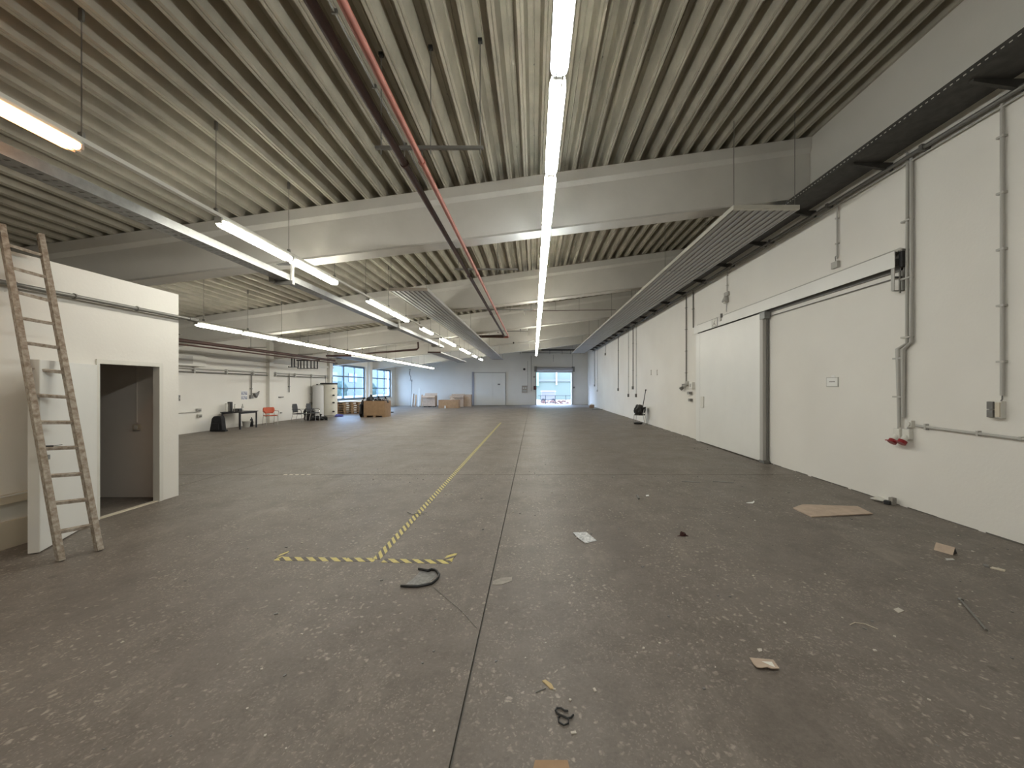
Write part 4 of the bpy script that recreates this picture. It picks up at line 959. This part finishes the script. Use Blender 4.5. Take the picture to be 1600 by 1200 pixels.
# far boxes against the end wall
def carton(name, x0, x1, y0, y1, h, label, m=CARD, flaps=True, base=0.0, rz=0, fill=None):
    cx_, cy_ = (x0 + x1) / 2, (y0 + y1) / 2; t = thing(name, label, 'box', (cx_, cy_, base)); th = .02
    M4 = Matrix.Rotation(rz, 3, 'Z'); cc = Vector((cx_, cy_, 0)); a, b_ = (x1 - x0) / 2, (y1 - y0) / 2
    def bx(ax, bx_, ay, by, az, bz): return MB().obox(cc + M4 @ Vector(((ax + bx_) / 2, (ay + by) / 2, 0)) + Vector((0, 0, (az + bz) / 2)), (bx_ - ax, by - ay, bz - az), M4)
    bx(-a, a, -b_, -b_ + th, base, base + h).build('front_panel', m, t); bx(-a, a, b_ - th, b_, base, base + h).build('back_panel', m, t)
    bx(-a, -a + th, -b_ + th, b_ - th, base, base + h).build('side_panel', m, t); bx(a - th, a, -b_ + th, b_ - th, base, base + h).build('side_panel', m, t)
    bx(-a + th, a - th, -b_ + th, b_ - th, base, base + th).build('bottom_panel', CARDI, t)
    if flaps:
        f = min(a, b_) * .8
        for sy in (-1, 1):
            o = cc + M4 @ Vector((0, sy * b_, 0)) + Vector((0, 0, base + h)); tilt = Matrix.Rotation(-sy * R(35 if sy < 0 else -50), 3, 'X')
            MB().obox(o + M4 @ (tilt @ Vector((0, sy * f / 2, 0))), (2 * a - .02, f, .015), M4 @ tilt).build('flap', m, t)
    return t
c = FL(590, 652)
bx0, bx1 = FL(571, 651.5).x, FL(603.5, 651.5).x
bigb = carton('pallet_box', bx0, bx1, c.y, c.y + 1.0, .86, 'large brown pallet box filled with black bags by the windows', CARD, False, .12)
pal = thing('pallet', 'low pallet under the large brown box by the windows', 'pallet', (c.x, c.y, 0))
for k_ in range(3): MB().box(bx0 + k_ * (bx1 - bx0 - .16) / 2, bx0 + k_ * (bx1 - bx0 - .16) / 2 + .16, c.y + .02, c.y + 1.0, 0, .095).build('runner', CARD, pal)
MB().box(bx0, bx1, c.y + .01, c.y + 1.0, .095, .12).build('deck_board', CARD, pal)
for k_, (dx, dz, sx, sz, lb) in enumerate([(.22, .80, .24, .26, 'black bin bag bulging at the left corner of the brown box'), (.68, .84, .22, .18, 'black bin bag in the middle of the brown box'), (1.10, .84, .20, .17, 'black bin bag at the right corner of the brown box')]):
    t = thing('bin_bag', lb, 'bag', (bx0 + dx, c.y + .5, dz)); blob((bx0 + dx, c.y + .48, dz), sx, .34, sz, PLASTICBAG, 'sack', t, 20 + k_)
    MB().tube([(bx0 + dx, c.y + .48, dz + sz * 1.5), (bx0 + dx + .05, c.y + .45, dz + sz * 1.5 + .14)], .03, 6, .07).build('knot', PLASTICBAG, t)
t = thing('bin_bag', 'black bin bag hanging over the left side of the brown box', 'bag', (bx0 - .22, c.y + .4, 0)); blob((bx0 - .24, c.y + .42, 0), .18, .3, .64, PLASTICBAG, 'sack', t, 31)
MB().tube([(bx0 - .2, c.y + .4, 1.05), (bx0 - .1, c.y + .38, 1.17)], .03, 6, .07).build('knot', PLASTICBAG, t)
# pallets by the window
c = FL(524, 646.5); px1 = FL(563, 646.5).x; wdt = px1 - c.x
for k_ in range(5):
    z0 = k_ * .155
    t = thing('pallet', '%s wooden pallet from the floor in the stack under the windows' % ('lowest', 'second', 'third', 'fourth', 'fifth')[k_], 'pallet', (c.x + wdt / 2, c.y + .5, z0), 'stacked wooden pallets')
    o = random.uniform(-.04, .04)
    for q in range(5): MB().box(c.x + o, px1 + o, c.y + .02 + q * .2, c.y + .14 + q * .2, z0 + .125, z0 + .148).build('deck_board', WOOD, t)
    for q in range(4):
        xx = c.x + o + q * (wdt - .14) / 3
        for r_ in range(2): MB().box(xx, xx + .14, c.y + .02 + r_ * .8, c.y + .14 + r_ * .8, z0 + .022, z0 + .125).build('block', WOOD, t)
    for q in (0, 1): MB().box(c.x + o, px1 + o, c.y + .02 + q * .8, c.y + .14 + q * .8, z0, z0 + .022).build('runner', WOOD, t)
t = thing('dust_sheet', 'white sheet thrown over the top of the pallet stack', 'sheet', (c.x + wdt / 2, c.y + .5, .78)); blob((c.x + wdt / 2, c.y + .5, .776), wdt * .5, .5, .07, PAPER, 'sheet', t, 44, 3, .1)
t = thing('white_bag', 'small white sack between the pallet stack and brown box', 'bag', FL(568, 647)); q = FL(567, 646); blob((q.x + .14, q.y, 0), .25, .2, .22, PAPER, 'sack', t, 12)
t = thing('blue_cloth', 'crumpled blue cloth on the floor beside the boiler', 'cloth', FL(527, 651)); q = FL(530, 651); blob((q.x, q.y, 0), .24, .2, .10, BLUE, 'cloth', t, 15)
MB().box(q.x - .26, q.x + .1, q.y - .16, q.y + .05, 0, .02).build('fold', BLUE, t)
q = FL(608, 645); t = thing('bin_bag', 'flat dark bag on the floor just right of the brown box', 'bag', (q.x, q.y, 0)); blob((q.x, q.y, 0), .28, .2, .05, BLACKF, 'sack', t, 18)
MB().tube([(q.x + .2, q.y, .05), (q.x + .34, q.y, .05)], .03, 6, .015).build('knot', BLACKF, t)
# cartons near the end wall
yy = 33.6
def FX(px, d): return (px - CX) / FP * d
q = FL(660, 636); carton('cardboard_box', FX(660, q.y), FX(680, q.y), q.y, q.y + .7, .95, 'open grey-brown carton left of the long low one, end wall', CARDP, True, .08)
t = thing('pallet', 'dark low pallet under the open carton by the end wall', 'pallet', (FX(668, q.y), q.y, 0))
for px in (662, 669, 676): MB().box(FX(px, q.y), FX(px + 2.5, q.y), q.y, q.y + .7, 0, .06).build('runner', BLACK, t)
MB().box(FX(660, q.y), FX(680, q.y), q.y, q.y + .7, .06, .078).build('deck_board', BLACK, t)
q = FL(685, 637.8); carton('cardboard_box', FX(685, q.y), FX(716.5, q.y), q.y, q.y + .8, .70, 'long low brown carton nearest the camera by the end wall', CARD, False)
t = thing('packing_paper', 'crumpled packing paper spilling from the long low carton', 'paper', (FX(706, q.y), q.y + .3, .6)); blob((FX(706, q.y), q.y + .3, .62), .25, .2, .14, CARDP, 'wad', t, 51)
t = thing('paper_cup', 'small white cup on the floor before the long low carton', 'cup', FL(696, 637.9)); MB().lathe(FL(695.5, 637.9) + Vector((0, 0, .05)), [(.04, 0), (.06, .16), (.055, .16)], 12).build('cup', PAPER, t)
MB().lathe(FL(695.5, 637.9), [(.07, 0), (.07, .05)], 12).build('saucer', PAPER, t)
q = FL(703, 635.5); carton('cardboard_box', FX(703, q.y), FX(724, q.y), q.y, q.y + .6, .98, 'tall open carton behind the long low one, end wall', CARDP, True)
q = FL(724, 635.2); carton('cardboard_box', FX(725, q.y), FX(736, q.y), q.y, q.y + .6, 1.12, 'tall narrow carton next to the double door frame', CARDP, False)
# leaning boards
for k_, (px, w_, h_, lb, mm) in enumerate([(641.5, 1.6, 1.15, 'pale board leaning at the left end of the boxes', WHITE), (644, 2, 1.2, 'dark brown board leaning second from left', CARDI), (647.5, 2.4, 1.1, 'light wooden board leaning third from left', WOOD), (652.5, 2.6, 1.7, 'tallest pale board leaning by the end wall', OFFW), (657, 2.2, 1.1, 'wooden board leaning right next to the open carton', WOOD)]):
    q = FL(px, 635.3); s = q.y / FP
    t = MB().poly([(q.x, q.y, 0), (q.x + w_ * s, q.y, 0), (q.x + w_ * s, q.y + .3, h_), (q.x, q.y + .3, h_)], (0, .03, 0)); one(t, 'leaning_board', mm, lb, 'board', (q.x, q.y, 0))
t = thing('floor_lamp', 'thin dark upright pole leaning at the far left corner', 'pole', FL(642, 635)); MB().tube([FL(642, 635.5), AT(643.5, 594, 35.6)], .03, 6).build('pole', GREYD, t); MB().tube([AT(643.3, 596, 35.55), AT(643.6, 593, 35.6)], .06, 8, .03).build('head', GREYD, t)
t = thing('hanging_wire', 'thin dark cord hanging on the far left end wall', 'cord', FW(641, 585)); a = FW(640.5, 579); pts = [FW(641, 579), FW(639.5, 584), FW(642, 589), FW(641, 595)]
MB().tube([fpt(p.x, p.z, .03) for p in pts], .02, 5).build('wire', GREYD, t); MB().obox(fpt(a.x, a.z + .1, .03), (.15, .05, .1)).build('hook', GREYP, t)

# ------------------------------------------------------------------ left wall: windows
for wi, (a, b3) in enumerate((W1, W2)):
    t = tag(thing('window_%d' % (wi + 1), None, None, (XL, a, ZS)), kind='structure')
    xf = XL - .16
    n_ = 3
    for k_ in range(n_ + 1):
        y = a + (b3 - a) * k_ / n_; th = .09 if (k_ in (0, n_) or (wi == 0 and k_ == 1)) else .045
        y = min(max(y, a + th), b3 - th)
        MB().box(xf - .04, xf + .04, y - th, y + th, ZS, ZT).build('mullion', FRAMEB, t)
    for k_ in range(4):
        z = ZS + (ZT - ZS) * k_ / 3; th = .075 if k_ in (0, 3) else .04; z = min(max(z, ZS + th), ZT - th)
        MB().box(xf - .035, xf + .035, a, b3, z - th, z + th).build('transom', FRAMEB, t)
    for i in range(3):
        for j in range(3):
            ya, yb_ = a + (b3 - a) * i / 3, a + (b3 - a) * (i + 1) / 3; za, zb_ = ZS + (ZT - ZS) * j / 3, ZS + (ZT - ZS) * (j + 1) / 3
            MB().box(xf - .004, xf + .004, ya + .05, yb_ - .05, za + .04, zb_ - .04).build('pane', GLASS, t)
    MB().box(XL - .30, XL + .04, a, b3, ZS - .04, ZS).build('window_sill', WHITE, t)
# pilasters
for px, wy_, lb in [(419, .30, 'slim white column on the left wall behind the orange chair'), (513, .30, 'white column on the left wall beside the first window'), (576, .5, 'white pier between the two windows')]:
    y = LW(px, 600).y; 
    if px == 576: y = (W1[1] + W2[0]) / 2
    one(MB().box(XL, XL + .18, y - wy_ / 2, y + wy_ / 2, 0, beam_bot(XL) + (.9 if px == 576 else .8)), 'wall_column', WALL, lb, 'column', (XL, y, 0))
# pipes and conduits of the left wall
t = thing('heating_pipe', 'dark brown pipe running high along the left wall', 'pipe', (-11.2, 14, 3.2))
zz1 = H + 1.49
MB().tube([(-11.2, 8, zz1), (-11.2, 21.6, zz1)], .06, 10).build('pipe', BROWNP, t, smooth=True); MB().tube([(-11.05, 8, zz1 - .15), (-11.05, 21.6, zz1 - .15)], .026, 8).build('pipe', BROWNP, t)
for y in (11.5, 15.2, 18.4, 21.2): MB().tube([(-11.2, y, zz1 + .06), (-11.2, y, deck_z(-11.2))], .01, 5).build('hanger_rod', STEELD, t); MB().box(-11.3, -10.6, y, y + .04, zz1 + .08, zz1 + .11).build('cross_bar', STEELD, t)
t = thing('cable_duct', 'white cable duct just below the brown pipe on the left wall', 'duct', (XL, 8, 3)); MB().box(XL, XL + .10, 8, 25.6, H + 1.25, H + 1.38).build('channel', OFFW, t); MB().box(XL + .1, XL + .11, 8, 25.6, H + 1.31, H + 1.32).build('lid_seam', GREYP, t)
t = thing('conduit', 'double grey conduit running level along the left wall at mid height', 'conduit', (XL, 8, 2.4))
for dz in (0, .13): MB().tube([(XL + .06, 8, H + .60 + dz), (XL + .06, 25.6, H + .60 + dz)], .03, 6).build('pipe', GREYP if dz else STEELD, t)
for i in range(8): MB().box(XL, XL + .10, 13.5 + 1.6 * i, 13.56 + 1.6 * i, H + .56, H + .78).build('clamp', GREYP, t)
t = thing('fan_box', 'white wall-mounted unit box high on the left wall beside the partition', 'box unit', LW(290, 560)); a = LW(276, 560).y; MB().box(XL, XL + .25, a - .4, a + 1.0, H + .82, H + 1.28).build('housing', OFFW, t, bevel=.01); MB().box(XL + .25, XL + .26, a - .3, a + .4, H + .9, H + 1.2).build('grille', GREYP, t)
def ldrop(px, y0, y1, label, r=.02, box_=True, m=GREYP):
    a, b_ = LW(px, y0, .05), LW(px, y1, .05); a.x = b_.x = XL + .05; t = thing('conduit', label, 'conduit', b_); MB().tube([a, b_], r, 6).build('pipe', m, t)
    q = a.lerp(b_, .7); MB().box(XL, XL + .07, q.y - .05, q.y + .05, q.z - .02, q.z + .02).build('clamp', m, t)
    if box_: MB().box(XL, XL + .09, b_.y - .09, b_.y + .09, b_.z - .14, b_.z + .02).build('socket', GREYD, t, bevel=.01)
    return t
ldrop(393, 583, 618, 'grey conduit with a socket above the black table', .025, True, STEELD)
ldrop(452, 583, 613, 'short conduit on the left wall between orange and dark chairs', .025, False, STEELD)
ldrop(486, 585, 629, 'thin conduit above the black bags on the left wall', .015)
c = LW(398, 617); t = thing('wall_tap', 'dark wedge-shaped tap fitting beside the socket over the table', 'tap', c); MB().poly([(XL, c.y - .16, c.z + .08), (XL, c.y + .16, c.z + .1), (XL, c.y, c.z - .14)], (.12, 0, 0)).build('body', GREYD, t); MB().tube([(XL + .06, c.y + .1, c.z + .08), (XL + .06, c.y + .22, c.z + .16)], .03, 6).build('lever', GREYD, t)
t = thing('conduit', 'level conduit on the left wall ending in two small sockets', 'conduit', LW(308, 645)); a, b_ = LW(276, 646.5), LW(306, 643.5); MB().tube([(XL + .04, a.y, b_.z), (XL + .04, b_.y, b_.z)], .02, 6).build('pipe', GREYP, t)
for px, py in ((308.5, 641), (309.5, 650)):
    c = LW(px, py); t = thing('power_socket', 'upper grey socket at the end of the level conduit, left wall' if py < 645 else 'lower grey socket at the end of the level conduit, left wall', 'socket', c)
    MB().box(XL, XL + .09, c.y - .09, c.y + .09, c.z - .06, c.z + .07).build('housing', GREYP, t, bevel=.01); MB().box(XL + .09, XL + .11, c.y - .05, c.y + .05, c.z - .04, c.z + .02).build('lid', GREYD, t)
for px, py, w_, h_, lb, mm in [(438.5, 620.5, .35, .05, 'small dark shelf bracket on the left wall between the chairs', GREYD), (438.5, 645, .12, .05, 'tiny dark outlet low on the left wall between the chairs', GREYD), (277.5, 622, .12, .22, 'dark switch on the left wall next to the partition edge', GREYD)]:
    c = LW(px, py); t = thing('wall_fitting', lb, 'fitting', c); MB().box(XL, XL + .05, c.y - w_ / 2, c.y + w_ / 2, c.z - h_ / 2, c.z + h_ / 2).build('plate', mm, t); MB().box(XL + .05, XL + .08, c.y - .02, c.y + .02, c.z - .02, c.z + .02).build('knob', GREYP, t)
SKETCH = mat('printed drawing', (.22, .24, .32), .8, scale=9, col2=(.62, .63, .68), var=.1, detail=7)
for k_, (py, lb) in enumerate([(614, 'upper of two pale blue-grey drawings over the black table'), (621, 'lower of two pale blue-grey drawings over the black table')]):
    c = LW(381.5, py); t = thing('wall_drawing', lb, 'poster', c); MB().box(XL, XL + .006, c.y - .2, c.y + .2, c.z - .11, c.z + .11).build('sheet', PAPER, t); MB().box(XL + .006, XL + .008, c.y - .18, c.y + .18, c.z - .09, c.z + .07).build('print', SKETCH, t)
# comb of hangers
t = thing('pipe_hanger_rack', 'row of black looped pipe hangers high on the left wall', 'hanger rack', AT(478, 570, 20.5))
for k_, px in enumerate([456, 460, 466, 470, 475, 480, 486, 491, 496]):
    d = FP * 11.3 / (CX - px); a = Vector((-11.3, d, H + (CY - (559 if k_ < 2 else 563)) / FP * d)); b_ = Vector((-11.3, d, H + (CY - (574 if k_ < 3 else 576)) / FP * d))
    MB().tube([a, b_, b_ + Vector((0, -.25, .01))], .028, 6).build('hanger', BLACK, t)
d0, d1_ = FP * 11.3 / (CX - 464), FP * 11.3 / (CX - 499)
MB().tube([(-11.3, d0, H + 42 / FP * d0), (-11.3, d1_, H + 42 / FP * d1_)], .035, 6).build('carrier_bar', BLACK, t)

# boilers
q = Vector((-12.80, 24.0, 0))
t = thing('boiler_tank', 'tall cream boiler cylinder with a black lid by the first window', 'boiler', (q.x, q.y + .3, 0))
yb_ = q.y
MB().lathe((q.x, yb_, 0), [(.46, 0), (.47, .03), (.47, 1.93), (.45, 1.97), (.1, 2.0)], 28).build('jacket', CREAM, t, smooth=True)
MB().lathe((q.x, yb_, 1.98), [(.49, 0), (.49, .07), (.43, .09)], 28).build('lid', BLACK, t)
MB().lathe((q.x, yb_, 0), [(.475, 0.03), (.475, .06)], 28).build('base_ring', GREYD, t)
for z in (.3, .85, 1.3, 1.72): MB().tube([(q.x + .42, yb_ - .30, z), (q.x + .52, yb_ - .40, z)], .05, 8).build('pipe_port', BLACK, t)
MB().tube([(q.x - .2, yb_, 2.05), (q.x - .2, yb_, 2.45)], .02, 6).build('riser_pipe', STEELD, t); MB().tube([(q.x + .2, yb_, 2.05), (q.x + .2, yb_, 2.45)], .02, 6).build('riser_pipe', STEELD, t)
q2 = Vector((-13.08, 22.95, 0)); t = thing('boiler_tank', 'grey-white boiler cylinder partly behind the cream one', 'boiler', (q2.x, q2.y, 0))
MB().lathe((q2.x + .05, q2.y + .25, 0), [(.30, 0), (.30, 1.86), (.28, 1.9), (.05, 1.93)], 24).build('jacket', mat('pale grey jacket', (.55, .55, .55), .5), t, smooth=True); MB().tube([(q2.x, q2.y + .25, 1.92), (q2.x, q2.y + .25, 2.0)], .05, 8).build('pipe_port', GREYD, t)
# dark upholstered chairs and black bags
frame_chair(FL(463, 661).x, FL(463, 661).y + .25, R(-85), mat('slate upholstery', (.055, .058, .066), .85), CHROME, 'front-left dark high-backed chair at the left wall', 'conference_chair', True, True, 'dark high-backed chairs')
frame_chair(FL(478, 660.5).x, FL(478, 660.5).y + .62, R(-85), MATS['slate upholstery'], CHROME, 'dark high-backed chair right of its twin, next to the bags', 'conference_chair', True, True, 'dark high-backed chairs')
for pts, lb, s, sd_ in [((483, 657), 'black bulging bag behind the second dark chair', (.27, .26, .42), 61), ((500, 656.5), 'low long black bag in front of the boilers', (.42, .24, .15), 62), ((490, 655.5), 'small black bag between the dark chairs and boilers', (.25, .2, .12), 63)]:
    q = FL(*pts); t = thing('black_bag', lb, 'bag', (q.x, q.y, 0)); blob((q.x, q.y, 0), *s, PLASTICBAG, 'sack', t, sd_); MB().tube([(q.x, q.y, s[2] * 1.4), (q.x + .06, q.y, s[2] * 1.4 + .12)], .03, 6, .06).build('knot', PLASTICBAG, t)
# orange chair
frame_chair(FL(418, 665).x, FL(418, 665).y + .2, R(-128), ORANGE, CHROME, 'orange moulded armchair with chrome legs at the left wall', 'visitor_chair', True)
# table
tx0, tx1, ty0, ty1, TH = -13.26, -12.46, 16.3, 17.3, .745
t = thing('folding_table', 'narrow black table with items on it against the left wall', 'table', (tx0, ty0, 0))
MB().box(tx0 - .03, tx1 + .03, ty0 - .03, ty1 + .03, TH - .03, TH).build('tabletop', BLACK, t, bevel=.006)
for lx in (tx0, tx1 - .045):
    for ly in (ty0, ty1 - .045): MB().box(lx, lx + .045, ly, ly + .045, 0, TH - .03).build('leg', BLACK, t)
    MB().box(lx + .01, lx + .035, ty0 + .045, ty1 - .045, TH - .09, TH - .03).build('rail', BLACK, t)
def on_table(px): return Vector(((px - CX) / FP * (16.45 + (px - 350) * .016), 16.45 + (px - 350) * .016, TH))
q = on_table(359.5); t = thing('speaker', 'tall black box-shaped speaker on the black table', 'speaker', q); MB().box(q.x - .065, q.x + .065, q.y - .065, q.y + .065, q.z, q.z + .42).build('cabinet', BLACK, t, bevel=.01); MB().box(q.x - .05, q.x + .05, q.y - .07, q.y - .064, q.z + .03, q.z + .38).build('grille', GREYD, t)
q = on_table(354); t = thing('glass_jar', 'pale jar at the left end of the black table', 'jar', q); MB().lathe(q, [(.055, 0), (.055, .30), (.04, .33)], 14).build('jar', OFFW, t, smooth=True); MB().lathe(q + Vector((0, 0, .33)), [(.045, 0), (.045, .03)], 14).build('lid', GREYP, t)
q = on_table(367); t = thing('bottle', 'slim pale bottle in the middle of the black table', 'bottle', q); MB().lathe(q, [(.035, 0), (.035, .22), (.015, .28)], 12).build('bottle', OFFW, t, smooth=True); MB().lathe(q + Vector((0, 0, .28)), [(.017, 0), (.017, .03)], 12).build('cap', GREYD, t)
q = on_table(371.5); t = thing('coffee_tray', 'low black machine on the black table', 'appliance', q); MB().box(q.x - .13, q.x + .13, q.y - .1, q.y + .1, q.z, q.z + .12).build('body', BLACK, t, bevel=.008); MB().box(q.x - .08, q.x + .08, q.y - .105, q.y - .1, q.z + .03, q.z + .09).build('display', GREYD, t)
q = on_table(379); t = thing('bottle', 'clear bottle with small label at the right end of the table', 'bottle', q); MB().lathe(q, [(.045, 0), (.045, .18), (.018, .26), (.018, .32)], 12).build('bottle', GREYP, t, smooth=True); MB().lathe(q + Vector((0, 0, .06)), [(.046, 0), (.046, .08)], 12).build('bottle_label', PAPER, t)
q = FL(385, 667.5); t = thing('waste_bin', 'grey tapered waste bin under the black table', 'bin', q); MB().lathe(q, [(.12, 0), (.16, .27), (.17, .28), (.15, .27), (.11, .02)], 18).build('bin', GREYP, t, smooth=True); MB().lathe(q + Vector((0, 0, .262)), [(.168, 0), (.168, .02)], 18).build('rim', OFFW, t)
q = FL(392.5, 666.5); t = thing('black_bag', 'narrow black bag hanging at the right leg of the table', 'bag', q); blob(q, .08, .07, .22, PLASTICBAG, 'sack', t, 71); MB().tube([q + Vector((0, 0, .3)), q + Vector((.02, 0, .42))], .02, 6).build('strap', BLACK, t)
q = FL(339.5, 674); t = thing('black_backpack', 'black upright rucksack-like bag left of the table', 'bag', q)
mbx = MB().poly([(q.x - .26, q.y - .08, 0), (q.x + .27, q.y - .08, 0), (q.x + .20, q.y - .06, .5), (q.x + .15, q.y - .04, .62), (q.x - .12, q.y - .04, .62), (q.x - .19, q.y - .06, .52)], (0, .22, 0)); mbx.build('body', BLACKF, t, bevel=.03)
MB().obox(q + Vector((.0, -.1, .2)), (.3, .06, .26)).build('front_pocket', BLACKF, t, bevel=.02); MB().box(q.x + .2, q.x + .4, q.y - .1, q.y + .05, 0, .07).build('strap', BLACKF, t, bevel=.02)

# ------------------------------------------------------------------ outside
struct(MB().box(-80, 60, 41.3, 110, -.25, -.16), 'ground_yard', mat('pale yard paving', (.34, .32, .29), .9, var=.05))
struct(MB().box(-80, XL - .4, -30, 41.3, -.25, -.16), 'ground_side', MATS['pale yard paving'])
PG = mat('pale green cladding', (.068, .082, .060), .7); PGD = mat('pale blue render', (.075, .078, .072), .7)
bd = thing('factory_building', 'pale green clad building seen through the open gate', 'building', (2, 62, 0))
MB().box(-14, 16, 62, 72, -.16, 14).build('wall', PG, bd); MB().box(-14.1, 16.1, 61.8, 62, 2.7, 3.1).build('ledge', PGD, bd)
MB().tube([(FX(869.5, 61.7), 61.7, 2.2), (FX(869.5, 61.7), 61.7, 13)], .12, 8).build('drainpipe', WHITE, bd); MB().box(-4, FX(842, 61.8), 61.6, 61.95, 2, 6.5).build('dark_panel', mat('green panel', (.12, .28, .2), .7), bd)
rl = thing('railing', 'dark metal railing outside the open gate', 'railing', (2, 44, 0))
yr = 43.5
for z, r_ in ((.95, .03), (.50, .025)): MB().tube([(FX(841, yr), yr, z - .1), (FX(900, yr), yr, z - .1)], r_, 6).build('rail', BLACK, rl)
for px in (845, 852.5, 867.5, 884): MB().tube([(FX(px, yr), yr, -.16), (FX(px, yr), yr, .9)], .035, 6).build('post', BLACK, rl)
cr = thing('white_cart', 'white box trailer behind the railing outside the gate', 'trailer', (.9, 47, 0))
MB().box(FX(846, 47), FX(868, 47), 47, 49, .2, 1.25).build('body', mat('weathered cart side', (.15, .14, .13), .6), cr, bevel=.04); MB().box(FX(846, 47) - .05, FX(868, 47) + .05, 46.95, 49.05, 1.25, 1.33).build('lid', GREYP, cr)
for px in (849, 865): MB().tube([(FX(px, 47), 46.9, .12), (FX(px, 47), 47.1, .12)], .28, 14).build('wheel', BLACK, cr)
bk = thing('brick_heap', 'reddish rubble heap outside at the foot of the railing', 'rubble', (2.2, 45.5, -.16))
for i in range(26):
    MB().obox((random.uniform(.9, 4.2), random.uniform(45, 46.2), -.16 + .06 + random.uniform(0, .28)), (.34, .2, .14), Matrix.Rotation(random.uniform(0, 3), 3, 'Z')).build('brick', mat('pink rubble', (.13, .07, .055), .9, var=.2), bk)
ob = thing('office_building', 'pale blue building seen through the side windows', 'building', (-40, 45, 0)); MB().box(-60, -42, 55, 110, -.16, 16).build('wall', PGD, ob)
for i in range(4):
    for j in range(3): MB().box(-42, -41.9, 60 + i * 9, 64 + i * 9, 3 + j * 4, 5 + j * 4).build('window', mat('far glass', (.05, .06, .07), .3), ob)
lf = mat('foliage', (.025, .045, .035), .9, var=.4, scale=2)
for k_, (x_, y_, s_, h_, lb) in enumerate([(-25.4, 44.5, 1.1, 5.4, 'green shrub behind the left edge of the first window'), (-31.5, 63, .8, 2.4, 'rounded bush between the two side windows'), (-29, 69, .7, 2.0, 'small bush low in the second side window')]):
    t = thing('garden_shrub', lb, 'shrub', (x_, y_, 0)); blob((x_, y_, .4), s_, s_, h_ / 1.6, lf, 'foliage', t, 80 + k_, 4, .2); MB().tube([(x_, y_, -.16), (x_, y_, .8)], .08, 6).build('stem', WOOD, t)

# tidy helper properties
for o in bpy.data.objects:
    if '_o' in o: del o['_o']
